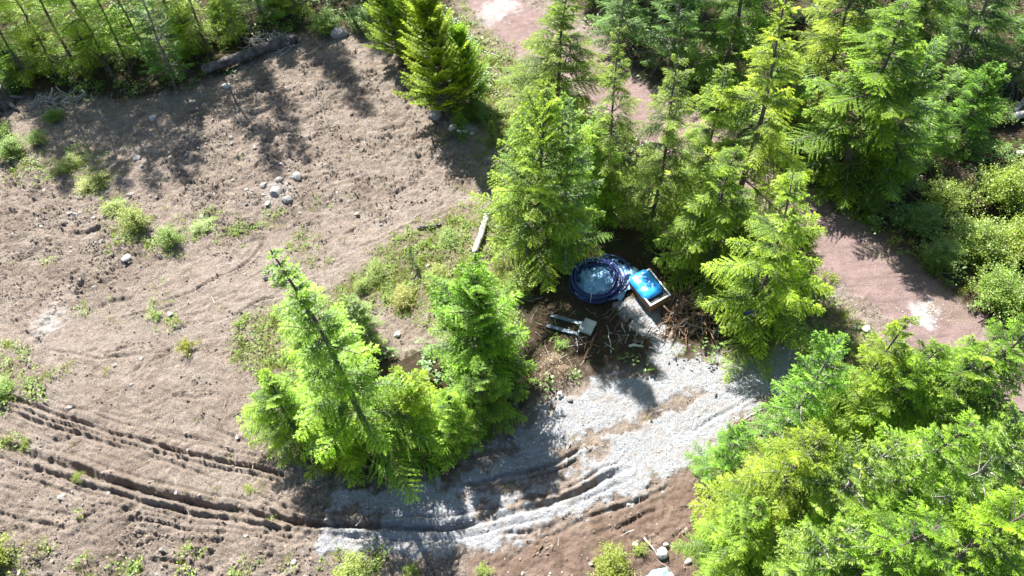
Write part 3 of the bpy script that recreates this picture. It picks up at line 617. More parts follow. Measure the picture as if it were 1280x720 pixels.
# --- beyond the road
T('spruce_b', (770, 58), (800, -75), 1.6, 'dark spruce at the top edge just right of the red road', FAR, DK)
T('spruce', (838, 82), (868, -110), 2.0, 'deep green spruce behind the road above the dark trunked conifer', FAR, DK)
T('hemlock', (900, 105), (955, -110), 2.0, 'dark hemlock filling the top between two pale hemlocks', FAR, DK)
T('bushy', (965, 175), (990, 75), 1.6, 'bushy green conifer wedged between the two big hemlocks', FAR, (1, 1, 1))
T('hemlock', (1048, 228), (1132, 4), 2.5, 'widest pale green hemlock right of the belt beyond the road', FAR, BR)
T('hemlock_b', (1010, 165), (1085, -60), 2.0, 'tall hemlock rising behind the widest pale hemlock', FAR, YG)
T('spruce', (1098, 232), (1168, 52), 1.7, 'grey green spruce against the right side of the widest hemlock', FAR, BL)
T('spruce_b', (1140, 205), (1192, 84), 1.25, 'small silvery spruce with open layered twigs', FAR, (1.15, 1.2, 1.35))
T('bushy', (1192, 192), (1228, 82), 1.5, 'rounded dark green conifer left of the grey fallen logs', FAR, (.9, .95, .8))
T('hemlock', (1120, 92), (1195, -90), 2.0, 'dark hemlock at the top edge behind the silvery spruce', FAR, DK)
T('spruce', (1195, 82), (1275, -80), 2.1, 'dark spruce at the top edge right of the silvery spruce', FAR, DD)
T('spruce_b', (1262, 108), (1345, -30), 1.8, 'dark spruce in the top right corner', FAR, DK)
T('hemlock', (1050, 40), (1110, -150), 2.0, 'hemlock whose base shows between crowns at top right', FAR, DK)
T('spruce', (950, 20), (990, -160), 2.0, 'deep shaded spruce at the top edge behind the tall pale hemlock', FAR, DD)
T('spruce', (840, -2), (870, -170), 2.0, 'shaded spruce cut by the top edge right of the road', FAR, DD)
T('hemlock_b', (745, -25), (765, -200), 1.9, 'hemlock cut by the top edge beside the road', FAR, DK)
# --- lower right corner
T('spruce_b', None, (1050, 424), 1.2, 'layered spruce with left arm reaching over the end of the driveway', NEARR, (1.35, 1.3, 1.0), HH=7.5)
T('hemlock_c', None, (1136, 402), 1.35, 'narrow hemlock with tip just below the white patch of the road', NEARR, (1.25, 1.2, .88), HH=8)
T('hemlock_b', None, (1176, 432), 1.35, 'narrow hemlock second right of the layered spruce', NEARR, (1.25, 1.2, .9), HH=8)
T('spruce', None, (1236, 436), 1.65, 'spruce by the road bend at the right edge of the lower right group', NEARR, (1.25, 1.2, .88), HH=8)
T('hemlock', None, (1290, 404), 1.75, 'hemlock cut by the right edge below the yellow green bushes', NEARR, (1.25, 1.2, .88), HH=9)
T('spruce_b', None, (932, 528), .9, 'small spruce at the driveway edge, leftmost of the lower right group', NEARR, (1.3, 1.25, .9), HH=5)
T('hemlock_b', None, (1026, 548), 1.6, 'broad hemlock below the layered spruce', NEARR, BR, HH=8)
T('spruce', None, (1122, 550), 1.7, 'spruce with pale dead twigs in the middle of the lower right group', NEARR, (1.25, 1.2, .88), HH=9.5)
T('hemlock_c', None, (1212, 525), 1.7, 'full hemlock right of the twiggy spruce in the lower right group', NEARR, BR, HH=9.5)
T('spruce_b', None, (1312, 530), 1.8, 'spruce cut by the right edge at lower right', NEARR, (1.25, 1.2, .88), HH=9.5)
T('hemlock_b', None, (950, 632), 1.15, 'low hemlock spreading over the reddish soil at the bottom edge', NEARR, (1.25, 1.2, .88), HH=5.5)
T('spruce_b', None, (1062, 660), 1.5, 'spruce at the bottom edge right of the low spreading hemlock', NEARR, (1.25, 1.2, .9), HH=8)
T('hemlock', None, (1172, 650), 1.8, 'hemlock at the bottom edge beneath the twiggy spruce', NEARR, (1.25, 1.2, .88), HH=9.5)
T('hemlock_b', None, (1292, 640), 1.9, 'hemlock filling the bottom right corner', NEARR, BR, HH=10)
# --- top left edge
spin = [((40, 104), (-52, -50), 1.1, 'leftmost slim conifer leaning over the pale stump'), ((76, 98), (-20, -70), 1.2, 'slim pale green conifer second from the left edge'),
        ((98, 88), (10, -80), 1.2, 'slim conifer third from the left edge with thin curved trunk'), ((141, 94), (52, -70), 1.25, 'slim conifer with the thickest dark trunk in the top left stand'),
        ((163, 88), (82, -80), 1.1, 'slim conifer right of the thickest dark trunk'), ((188, 82), (110, -80), 1.2, 'slim conifer left of the shaggy dark spruce'),
        ((302, 58), (248, -90), 1.0, 'slim double lined conifer behind the dark log'), ((262, 72), (205, -80), 1.2, 'slim conifer at the left end of the dark log'),
        ((372, 22), (330, -130), 1.2, 'slim conifer behind the right end of the dark log')]
for k, (b, t, r, l) in enumerate(spin): T(('spindly', 'spindly_b')[k % 2], b, t, r, l, LEFT, BR, HH=(13, 14.5, 15, 14, 13.5)[k % 5])
for b, t, r, l in [((22, 96), (2, 48), 1.2, 'low bushy conifer right behind the pale stump'), ((66, 84), (45, 34), 1.3, 'low bushy conifer between the second and third slim trunks'), ((118, 82), (98, 30), 1.3, 'low bushy conifer left of the thickest dark trunk'), ((168, 66), (150, 12), 1.3, 'low bushy conifer right of the thickest dark trunk'), ((240, 62), (225, 8), 1.3, 'low bushy conifer right of the shaggy dark spruce'), ((285, 40), (272, -8), 1.3, 'low bushy conifer behind the left half of the dark log'), ((352, 14), (342, -35), 1.2, 'low bushy conifer behind the right half of the dark log')]:
    T('bushy', b, t, r, l, LEFT, BR)
T('spruce', (218, 98), (160, -40), 1.5, 'shaggy dark spruce with grey dead lower twigs left of the dark log', LEFT, (.85, .95, .75))
T('spruce', (330, 26), (282, -110), 1.6, 'dark spruce behind the middle of the dark log', LEFT, DK)
back = [((-20, 70), (-130, -90), 'cut by the left edge behind the pale stump'), ((30, 48), (-70, -130), 'deep in the top left corner'), ((112, 42), (10, -150), 'behind the thick dark trunk of the top left stand'),
        ((215, 25), (140, -140), 'behind the shaggy dark spruce'), ((268, 5), (205, -170), 'at the top edge above the dark log'), ((335, -22), (290, -190), 'added out of frame above the right half of the dark log for its shadow'), ((405, -22), (370, -180), 'at the top edge above the grey boulder'), ((455, -12), (425, -170), 'at the top edge left of the plumed conifer')]  # conifer above the log's right half is unseen, added to cast a long shadow
for i, (b, t, l) in enumerate(back):
    T(('spindly_b' if i < 5 else 'spindly') if i < 6 else 'hemlock_b', b, t, 1.4, 'background conifer ' + l, LEFT, BR if i < 6 else DK, HH=(16 if i == 5 else 12 + (i % 3)))
T('plume', (562, 138), (526, -5), 2.1, 'dense upswept conifer with plume like branches left of the road', 'conifers at the top of the clearing', (1.45, 1.2, .6), lean=.05)
T('plume', (528, 78), (492, -60), 1.6, 'smaller upswept conifer behind the dense plumed one', 'conifers at the top of the clearing', (1.3, 1.15, .6), lean=.05)
T('plume', (500, 72), (470, -35), 1.5, 'upswept conifer at the top left side of the plumed pair', 'conifers at the top of the clearing', (1.2, 1.15, .6), lean=.05)
T('plume', (590, 128), (568, 40), 1.2, 'short upswept conifer between the plumed conifer and the red road', 'conifers at the top of the clearing', (1.3, 1.2, .6), lean=.05)
# --- island
T('leader', (474, 550), (342, 314), 1.95, 'tall lone hemlock leaning left with long bare leader in the island', ISL, (1.25, 1.3, .85), lean=.2)
T('bushy', (372, 548), (345, 470), 1.3, 'bright bushy conifer at the left tip of the island', ISL, BR)
T('bushy', (430, 562), (408, 500), 1.25, 'bright bushy conifer at the foot of the lone hemlock', ISL, BR)
T('bushy', (402, 468), (384, 398), 1.3, 'low yellow green conifer behind the lone hemlock', ISL, BR)
T('bushy', (520, 538), (502, 472), 1.1, 'bushy conifer right of the lone hemlock', ISL, BR)
T('bushy', (574, 552), (562, 500), 1.0, 'small bright conifer at the lower right of the island by the gravel', ISL, BR)
T('spruce_b', (452, 425), (442, 372), .9, 'small conifer between lone hemlock and weedy patch', ISL, YG)
T('round', (603, 462), (594, 362), 2.1, 'dense round topped spruce in the middle of the picture', ISL, (1.25, 1.3, .95))
T('bushy', (606, 522), (600, 458), 1.1, 'dark green small conifer below the dense round topped spruce', ISL, (.9, 1, .75))
T('sapling', (516, 336), (512, 306), .36, 'tiny dark sapling in the weedy yellow patch', None, (.55, .65, .5), 'conifer_sapling', 'sapling', .4)
T('sapling', (578, 172), (575, 140), .55, 'small green sapling at the foot of the plumed conifer', None, (1, 1, .8), 'conifer_sapling', 'sapling', .4)
T('sapling', (614, 178), (614, 150), .4, 'small green sapling left of the full broad conifer', None, (1, 1, .8), 'conifer_sapling', 'sapling', .4)

# ------------------------------------------------------------------ shrubs, ferns, dead bushes
SH = {
    'broad': shrub('broad_shrub', 5, 1.8, 1.2, 64, .062, .6, 60, M_LEAF, M_BROWNSTICK),
    'weedy': shrub('weedy_shrub', 6, 1.0, .9, 40, .062, .5, 36, M_WEED, M_BROWNSTICK),
    'small': shrub('small_shrub', 7, .5, .5, 18, .06, .5, 20, M_WEED, M_BROWNSTICK),
    'dry': shrub('dry_bush', 8, .8, .9, 55, .07, .35, 16, M_DEADLEAF, M_BROWNSTICK, .2, (5, 75)),
}
def put_shrub(kind, px, R, H, label, color=(1, 1, 1), group=None, name='leafy_shrub', cat='shrub'):
    v = SH[kind]; B = G(*px); e = link(name, None); tag(e, label, cat, group)
    e.location = tuple(B); e.rotation_euler = (0, 0, (px[0] * 7.13 + px[1]) % 6.28); e.scale = (R / v['R'], R / v['R'], H / v['H'])
    copy_parts(v, e, ('stem', 'foliage'), color)
ALD = 'yellow green bushes on the right verge of the dirt road'
for px, R, H, l, c in [((1178, 262), 1.2, 1.5, 'yellow green bush nearest the silvery spruce', (1.2, 1.05, .8)), ((1245, 250), 1.5, 1.8, 'large pale bush at the right edge below the fallen logs', (1.35, 1.2, .9)),
                       ((1205, 318), 1.4, 1.6, 'yellow green bush halfway along the right verge', (1.1, 1.05, .7)), ((1268, 322), 1.5, 1.7, 'bright bush at the right edge halfway down', (1.3, 1.15, .8)),
                       ((1240, 378), 1.3, 1.5, 'dense green bush overhanging the road shadow', (1.0, 1.05, .7)), ((1285, 385), 1.3, 1.5, 'green bush cut by the right edge above the lower hemlocks', (1.1, 1.1, .8)),
                       ((1150, 290), 1.0, 1.2, 'dark green bush behind the roadside fern', (.7, .85, .6)), ((1168, 330), .9, 1.1, 'small dark bush at the road edge below the fern', (.7, .85, .6))]:
    put_shrub('broad', px, R, H, l, c, ALD)
for px, R, H, l, c in [((410, 40), 1.1, 1.2, 'light green bush behind the grey boulder', (1.2, 1.2, .9)), ((455, 38), 1.1, 1.3, 'dark green bush right of the grey boulder', (.8, .95, .8)),
                       ((652, 362), .85, 1.1, 'pale yellow shrub beside the dense round topped spruce', (1.4, 1.2, .95)), ((592, 148), .9, 1.0, 'dark low bush under the plumed conifer', (.6, .75, .5)),
                       ((1085, 262), .8, .8, 'dark low bush at the road edge under the widest hemlock', (.6, .75, .5)), ((1242, 150), .9, 1.0, 'shaded bush left of the grey fallen logs', (.8, .9, .6)),
                       ((18, 108), 1.0, 1.1, 'shaded green bush behind the pale stump', (.7, .85, .6)), ((1020, 440), .8, .9, 'green bush between the yellow green hemlock and layered spruce', (.8, 1, .5))]:
    put_shrub('broad', px, R, H, l, c)
for px, R, H, l, c in [((172, 282), .95, .9, 'yellow green shrub with dark shadow in the left clearing', (1.0, .98, .8)), ((215, 302), .75, .75, 'greener shrub right of the yellow green one in the left clearing', (.8, .95, .8)),
                       ((18, 192), 1.0, .8, 'pale green shrub below the pale stump at the left edge', (.8, 1.0, .75)), ((50, 178), .7, .6, 'low green shrub right of the one below the stump', (.8, .95, .7)),
                       ((-4, 700), .9, .9, 'yellow green shrub in the bottom left corner', (1.05, 1.0, .7)), ((762, 712), .8, .8, 'bright ferny shrub at the bottom edge near the turquoise tarp', (1.0, .95, .55)),
                       ((440, 722), .9, .5, 'low bright weeds at the bottom edge below the gravel', (1.0, 1.0, .6)), ((573, 150), .5, .5, 'small bright shrub at the top edge of the clearing', (1.0, 1.0, .7)),
                       ((88, 208), .8, .35, 'low ragged weeds right of the stump shrubs', (1.05, 1.0, .75)), ((118, 232), .9, .4, 'ragged yellow weeds above the yellow green shrub', (1.1, 1.0, .75)), ((2, 172), .9, .9, 'tall green shrub cut by the left edge under the stump', (.8, 1.0, .7)), ((70, 150), .7, .5, 'shaded weeds beside the grey dead brush', (.7, .9, .6)), ((145, 262), .7, .4, 'ragged weeds touching the yellow green shrub', (1.0, 1.0, .75)), ((255, 285), .7, .25, 'flat weeds right of the greener shrub', (.9, 1.0, .7)),
                       ((470, 345), .6, .45, 'low leafy weed clump at the weedy patch', (.9, .95, .7)), ((455, 360), .5, .4, 'low leafy weed clump nearest the lone hemlock', (.9, .95, .7)), ((5, 492), .7, .4, 'leafy weeds at the left edge above the wheel ruts', (.8, 1, .6)),
                       ((445, 405), .8, .6, 'yellow weed clump behind the bushy island conifers', (1.1, 1, .6)), ((505, 375), .7, .5, 'dry yellow weed clump in the weedy patch', (1.15, .9, .6)), ((545, 350), .7, .5, 'pale weed clump below the tiny dark sapling', (1.1, 1, .7)), ((560, 300), .6, .4, 'green weed clump by the grey plank', (.85, 1, .7))]:
    put_shrub('weedy', px, R, H, l, c)
for px, R, H, l, c in [((235, 438), .42, .5, 'small yellow bush alone on the bare clearing', (1.15, 1.0, .5)), ((34, 556), .25, .25, 'tiny weed between the upper wheel ruts', (1, 1, .7)), ((95, 595), .25, .25, 'tiny weed in the deepest wheel rut', (1, 1, .7)),
                       ((312, 612), .25, .2, 'tiny weed on the soil left of the gravel', (1, 1, .7)), ((515, 714), .3, .35, 'small bright weed at the bottom edge below the shaded gravel', (.9, 1, .5)), ((800, 688), .3, .25, 'tiny weed beside the white rock', (1, 1, .7)),
                       ((605, 715), .3, .25, 'tiny weed on the shaded reddish soil', (.9, 1, .6)), ((1040, 350), .3, .25, 'tiny weed on the left side of the red road', (1, .95, .6)), ((195, 395), .35, .2, 'flat weed patch in the middle of the clearing', (.9, 1, .7)), ((702, 432), .3, .2, 'shaded weed below the steel forks', (.7, 1, .4))]:
    put_shrub('small', px, R, H, l, c)
put_shrub('dry', (512, 572), .75, .6, 'dry tan bush at the foot of the island beside the gravel', (1.05, .95, .75), None, 'dry_bush', 'bush')
put_shrub('dry', (545, 556), .6, .5, 'dry tan bush under the small bright island conifer', (1.05, .95, .75), None, 'dry_bush', 'bush')
put_shrub('dry', (692, 462), .75, .5, 'dry tan brush in the shade above the driveway', (1.0, .95, .9), None, 'dry_bush', 'bush')
put_shrub('dry', (1195, 232), .8, .9, 'dead brown bush among the yellow green bushes', (1.05, 1.0, 1.0), None, 'dry_bush', 'bush')
put_shrub('dry', (925, 535), .4, .35, 'dead brown bush on the far gravel edge', (.9, .8, .7), None, 'dry_bush', 'bush')

def fern_mesh(seed, L=.85, nf=13):
    rng = np.random.default_rng(seed); V = []; ti = []; mb = MB()
    for j in range(nf):
        a = j * 2.4 + rng.normal(0, .2); n = 22; t = np.linspace(.05, 1, n); Lf = L * rng.uniform(.75, 1.1); hd = np.array([math.cos(a), math.sin(a), 0]); sd = np.array([-math.sin(a), math.cos(a), 0])
        P = hd * (t * Lf)[:, None] + np.array([0, 0, 1]) * (Lf * (1.0 * t - .95 * t * t))[:, None]
        mb.add(*tube(P[::4], .006, 3, False))
        for s in (-1, 1):
            w = .17 * Lf * np.sin(np.clip(t * .92 + .12, 0, 1) * 3.14) ** .7
            q = P + (sd * s)[None] * w[:, None] + hd * .03 - [0, 0, .02]
            V.append(np.stack([P - hd * .017, P + hd * .017, q], 1).reshape(-1, 3)); ti.append(np.full(3 * n, np.clip(rng.normal(.55, .2), 0, 1)))
    V = np.concatenate(V)
    return mb.mesh('fern_stalk', M_BROWNSTICK), new_mesh('fern_frond', V, np.arange(len(V)).reshape(-1, 3), [M_FERN], False, {'tint': np.concatenate(ti)})
FERN = fern_mesh(3)
for px, s, l in [((1122, 272), 1.0, 'green sword fern in the shade beside the red road'), ((1100, 258), .7, 'smaller sword fern left of the roadside fern'), ((1150, 262), .8, 'sword fern below the silvery spruce'), ((770, 702), .6, 'fern beside the bright ferny shrub at the bottom edge')]:
    e = link('sword_fern', None); tag(e, l, 'fern', 'sword ferns'); e.location = tuple(G(*px)); e.scale = (s, s, s); e.rotation_euler = (0, 0, px[0])
    link('stalk', FERN[0], e); link('frond', FERN[1], e)

# ------------------------------------------------------------------ logs, stump, boulders
def log_between(name, a, b, r0, r1, m, label, cat='log', lift=.6, seed=1, n=12, sides=12, end=None):
    rng = np.random.default_rng(seed); A = G(*a); Bp = G(*b); A[2] += r0 * lift; Bp[2] += r1 * lift
    t = np.linspace(0, 1, n)[:, None]; P = A + (Bp - A) * t + np.array([0, 0, 1]) * np.sin(t * 3.14) * .03 + rng.normal(0, .018, (n, 3))
    e = link(name, None); tag(e, label, cat); e.location = tuple(A); P = P - A
    mb = MB().add(*tube(P, np.linspace(r0, r1, n), sides, True, .05, rng)); link('bark' if end else 'wood', mb.mesh(name + '_wood', m, True), e)
    if end:
        for pt, nx, r in ((P[0], P[0] - P[1], r0), (P[-1], P[-1] - P[-2], r1)):
            d = nx / np.linalg.norm(nx); mb = MB().add(*tube([pt + d * .004, pt + d * .02], r * .86, sides)); link('cut_end', mb.mesh('cut_end', end, False), e)
    for k in range(3):
        i = rng.integers(2, n - 2); d = rng.normal(0, 1, 3); d[2] = abs(d[2]); d /= np.linalg.norm(d)
        mb = MB().add(*tube([P[i], P[i] + d * (r0 + .12), P[i] + d * (r0 + .22)], [r0 * .2, r0 * .14, r0 * .08], 5)); link('branch_stub', mb.mesh('branch_stub', m, True), e)
    return e
M_CUT = simple_mat('cut_wood_end', (.28, .20, .13), (.45, .34, .24), 20, .85, .2)
log_between('fallen_log', (256, 92), (371, 54), .27, .33, M_DARKLOG, 'large dark weathered log lying at the top edge of the clearing', lift=.9, end=M_CUT)
log_between('grey_plank_log', (612, 266), (594, 320), .15, .14, M_DEADWOOD, 'straight pale grey log lying beside the weedy patch', seed=3, lift=1.2)
log_between('fallen_log', (1250, 156), (1320, 145), .19, .17, M_DEADWOOD, 'pale grey fallen log at the right edge near the top', seed=4, lift=2.5)
log_between('fallen_log', (1262, 148), (1300, 108), .13, .10, M_DEADWOOD, 'thinner grey log crossing the pale fallen log at right', seed=5, lift=3.5)
log_between('fallen_log', (1268, 196), (1320, 205), .12, .12, M_DEADWOOD, 'short grey log at the right edge beside the pale bush', seed=6, lift=2)
log_between('fallen_log', (522, 287), (552, 281), .09, .06, M_DARKLOG, 'short dark branch on the upper edge of the weedy patch', seed=7)
log_between('thin_pole', (806, 672), (824, 700), .035, .03, M_DEADWOOD, 'thin pale stick leaning towards the white rock at the bottom', 'stick', seed=8, n=6, sides=6)
log_between('thin_pole', (786, 676), (791, 690), .03, .02, M_BROWNSTICK, 'thin dark stick left of the white rock', 'stick', seed=9, n=6, sides=6)
log_between('thin_pole', (850, 666), (845, 679), .03, .02, M_BROWNSTICK, 'short dark stick on reddish soil right of the white rock', 'stick', seed=10, n=6, sides=6)
log_between('thin_pole', (678, 683), (665, 697), .03, .02, M_BROWNSTICK, 'dark stick at the shaded end of the reddish soil', 'stick', seed=11, n=6, sides=6)
log_between('thin_pole', (590, 60), (640, 78), .04, .03, M_DEADWOOD, 'pale thin pole lying beside the red road at top', 'stick', seed=12, n=6, sides=6)
log_between('thin_pole', (785, 433), (818, 437), .06, .05, M_DEADWOOD, 'pale stick lying across the shaded ground below the crate', 'stick', seed=13, n=6, sides=6, lift=1.5)
log_between('thin_pole', (795, 417), (828, 427), .04, .03, M_DEADWOOD, 'grey stick touching the sunlit gravel tongue', 'stick', seed=14, n=6, sides=6, lift=1.5)
log_between('thin_pole', (930, 525), (952, 512), .035, .03, M_DEADWOOD, 'stick on the gravel by the small driveway spruce', 'stick', seed=15, n=6, sides=6)
for i, (a, b) in enumerate([((732, 386), (748, 397)), ((758, 400), (776, 378)), ((763, 402), (781, 382)), ((768, 415), (779, 392)), ((752, 396), (768, 384)), ((777, 410), (784, 390))]):
    lb = ('thin bare stick nearest the steel forks, just below the pipe coil', 'longest thin stick slanting up towards the tarp between coil and crate', 'thin stick slanting beside the longest one below the tarp', 'steep thin stick on dark ground left of the gravel tongue', 'short thin stick touching the lower edge of the pipe coil', 'steep thin stick nearest the crate')[i]
    e = log_between('loose_stick', a, b, .028, .016, M_BROWNSTICK, lb, 'stick', seed=20 + i, n=6, sides=5); e['group'] = 'loose sticks below the pipe coil'
# stump
def rock_mesh(name, seed, m, sub=2, amp=.28):
    import bmesh
    bm = bmesh.new(); bmesh.ops.create_icosphere(bm, subdivisions=sub, radius=1.0)
    rng = np.random.default_rng(seed); ax = unit(rng.normal(0, 1, (9, 3))); lim = rng.uniform(.62, .95, 9)
    for v in bm.verts:
        p = np.array(v.co)
        for a, l in zip(ax, lim):
            d = p @ a
            if d > l: p = p - a * (d - l)
        p = p * (1 + amp * .12 * math.sin(p[0] * 7 + seed) * math.cos(p[1] * 6 + p[2] * 5)) + rng.normal(0, .012, 3)
        v.co = p
    me = bpy.data.meshes.new(name); bm.to_mesh(me); bm.free(); me.materials.append(m)
    a = me.attributes.new('tint', 'FLOAT', 'POINT'); a.data.foreach_set('value', np.full(len(me.vertices), .5, np.float32))
    return me
M_GREYROCK = simple_mat('grey_boulder', (.17, .162, .155), (.31, .30, .29), 5, .9, .5)
M_WHITEROCK = simple_mat('white_rock', (.30, .28, .255), (.44, .42, .39), 5, .85, .3)
for i, (px, s, m, l) in enumerate([((424, 44), (.62, .5, .42), M_GREYROCK, 'grey boulder at the top edge of the clearing right of the dark log'), ((828, 692), (.24, .2, .18), M_WHITEROCK, 'rounded white rock on reddish soil near the bottom edge'),
        ((832, 682), (.11, .09, .1), M_WHITEROCK, 'small pale rock just above the rounded white rock'), ((794, 682), (.12, .1, .1), M_WHITEROCK, 'small pale rock left of the rounded white rock'),
        ((860, 702), (.16, .1, .1), M_WHITEROCK, 'flat pale rock at the edge of the low spreading hemlock'), ((545, 146), (.42, .34, .25), M_GREYROCK, 'pale boulder left of the white rubble at the top'),
        ((566, 162), (.28, .2, .16), M_WHITEROCK, 'white rock in the rubble below the plumed conifer, left one'), ((578, 166), (.34, .22, .15), M_WHITEROCK, 'white rock in the rubble below the plumed conifer, right one'), ((590, 168), (.15, .12, .1), M_WHITEROCK, 'smallest white rock of the rubble below the plumed conifer'),
        ((192, 149), (.22, .2, .18), M_WHITEROCK, 'round pale stone in the shade of the top left trees'), ((172, 198), (.26, .2, .15), M_GREYROCK, 'grey stone on the clearing below the shade'), ((283, 109), (.3, .22, .16), M_WHITEROCK, 'pale stone beneath the dark log'),
        ((345, 242), (.38, .32, .24), M_GREYROCK, 'large grey stone in the rubble heap of the clearing'), ((360, 252), (.26, .22, .18), M_GREYROCK, 'grey stone right of the largest in the rubble heap'), ((330, 232), (.22, .2, .15), M_GREYROCK, 'grey stone left of the largest in the rubble heap'),
        ((348, 226), (.28, .2, .2), M_GREYROCK, 'grey stone above the largest in the rubble heap'), ((372, 222), (.3, .24, .2), M_GREYROCK, 'grey stone at the upper right of the rubble heap'), ((1082, 412), (.22, .18, .12), M_WHITEROCK, 'pale stone at the left edge of the red road'),
        ((115, 232), (.24, .2, .16), M_GREYROCK, 'grey stone left of the yellow green shrub'), ((160, 325), (.3, .2, .1), M_WHITEROCK, 'flat pale stone below the yellow green shrub'), ((555, 385), (.3, .25, .3), M_WHITEROCK, 'whitish rock showing beside the dense round topped spruce'), ((700, 494), (.2, .16, .12), M_WHITEROCK, 'pale rock at the shaded edge of the gravel'), ((712, 500), (.14, .12, .1), M_GREYROCK, 'small grey rock at the shaded edge of the gravel')]):
    p = G(*px); o = link('boulder' if max(s) > .4 else 'rock', rock_mesh('rock', 100 + i, m), None, (p[0], p[1], p[2] + s[2] * .45)); o.scale = s; o.rotation_euler = (0, 0, i * 1.7); tag(o, l, 'rock')
# white patch of crushed rock on the road
rng = np.random.default_rng(77); c = G(1155, 392); k = 260
ang = rng.uniform(0, 6.28, k); rr = np.abs(rng.normal(0, .75, k)); xx = c[0] + rr * np.cos(ang) * .62 * (1 + .2 * np.sin(3 * ang)); yy = c[1] + rr * np.sin(ang) * .5; zz = height(xx, yy)
ss = rng.uniform(.012, .04, k); Vv = (OCT[None] * ss[:, None, None] * [1, 1, .6] * rng.uniform(.7, 1.3, (k, 6, 1)) + np.stack([xx, yy, zz + .008], 1)[:, None]).reshape(-1, 3)
tag(link('white_crushed_rock', new_mesh('white_crushed_rock', Vv, (OCTF[None] + (np.arange(k) * 6)[:, None, None]).reshape(-1, 3), [M_WHITEROCK])), 'small pile of white crushed rock on the red road', 'gravel', kind='stuff')
# root stump at left edge
e = link('tree_stump', None); tag(e, 'pale cut stump with dark spreading roots at the left edge', 'stump'); p = G(6, 128); e.location = tuple(p)
r2 = np.random.default_rng(9); zz = np.array([-.1, .15, .5, .85, 1.0]); link('trunk', MB().add(*tube(np.stack([0 * zz, 0 * zz, zz], 1), [.75, .6, .48, .45, .44], 12, True, .06, r2)).mesh('stump_trunk', M_DARKLOG, True), e)
link('cut_top', MB().add(*tube([[0, 0, 1.0], [0, 0, 1.03]], .40, 12, True, .03, r2)).mesh('stump_top', M_DEADWOOD), e)
for k in range(7):
    a = k * .9 + .2; d = np.array([math.cos(a), math.sin(a), 0]); link('root', MB().add(*tube([d * .4 + [0, 0, .3], d * .9 + [0, 0, .12], d * 1.5 + [0, 0, -.05]], [.16, .11, .04], 6, True, .08, r2)).mesh('stump_root', M_DARKLOG, True), e)

# ------------------------------------------------------------------ blue pipe coil and tarp
M_PIPE = simple_mat('navy_plastic_pipe', (.007, .016, .085), (.014, .034, .15), 5, .33, .05, .5)
M_TARP = simple_mat('pale_blue_tarp', (.11, .26, .44), (.26, .44, .60), 6, .6, .25, .5)
M_BLUE = simple_mat('bright_blue_plastic', (.012, .20, .60), (.03, .30, .75), 3, .32, .25, .5)
def sheet(name, m, rx, ry, n, fold, seed, dome=0.0, outline=.18, drape=.0):
    u = np.linspace(-1, 1, n); X, Y = np.meshgrid(u, u); X, Y = X.ravel(), Y.ravel()
    # square -> rough disc, then an uneven rim
    r = np.maximum(np.abs(X), np.abs(Y)); a = np.arctan2(Y, X); sq = .35 * r / (np.hypot(X, Y) + 1e-6) + .65
    k = 1 + outline * (np.sin(3 * a + seed) * .5 + np.sin(5 * a + 2 * seed) * .3 + .2 * np.sin(9 * a))
    x = X * sq * rx * k; y = Y * sq * ry * k
    rid = 1 - np.abs(fbm(x * 1.6 + seed, y * 1.6, 3, seed)) * 1.6; rid2 = 1 - np.abs(perlin(x * 3.6 + 9, y * 3.6, seed + 4)) * 2
    gk = np.random.default_rng(seed); cr = 0
    for _ in range(9):
        ak = gk.uniform(0, 3.14); cr = cr + np.abs(x * math.cos(ak) + y * math.sin(ak) - gk.uniform(-.5, .5)) * gk.choice([-1, 1]) * gk.uniform(.5, 1.3)
    z = fold * (.45 * rid + .25 * rid2 + .55 * np.clip(cr, -1.5, 1.5)) + dome * np.clip(1 - r ** 2, 0, 1) - drape * r ** 4
    i = np.arange(n - 1)[:, None] * n; j = np.arange(n - 1)[None]
    F = np.stack([i + j, i + j + 1, i + j + n + 1, i + j + n], -1).reshape(-1, 4)
    return new_mesh(name, np.stack([x, y, z], 1), F, [m], True)
cc = G(743, 353)
o = link('crumpled_tarp', sheet('crumpled_tarp', M_TARP, 1.0, .98, 46, .26, 5, .30, .06), None, (cc[0] + .05, cc[1] + .02, cc[2] + .08)); tag(o, 'pale blue crumpled tarp bunched inside the navy pipe coil', 'tarp')
o = link('crumpled_tarp', sheet('crumpled_tarp', M_TARP, .85, 1.05, 40, .22, 15, .22, .22), None, (cc[0] + 1.0, cc[1] + .25, cc[2] + .06)); o.rotation_euler = (0, 0, .3); tag(o, 'pale blue tarp spilling out right of the navy pipe coil towards the crate', 'tarp')
o = link('crumpled_tarp', sheet('crumpled_tarp', M_TARP, .6, .5, 36, .26, 25, .10, .3), None, (cc[0] + .75, cc[1] + 1.15, cc[2] + .1)); o.rotation_euler = (0, 0, .9); tag(o, 'blue tarp end poking out behind the navy pipe coil', 'tarp')
rg = np.random.default_rng(2); e = link('pipe_coil', None); tag(e, 'large coil of navy blue plastic pipe lying around a pale tarp', 'pipe coil'); e.location = tuple(cc); e.rotation_euler = (.13, 0, 0)
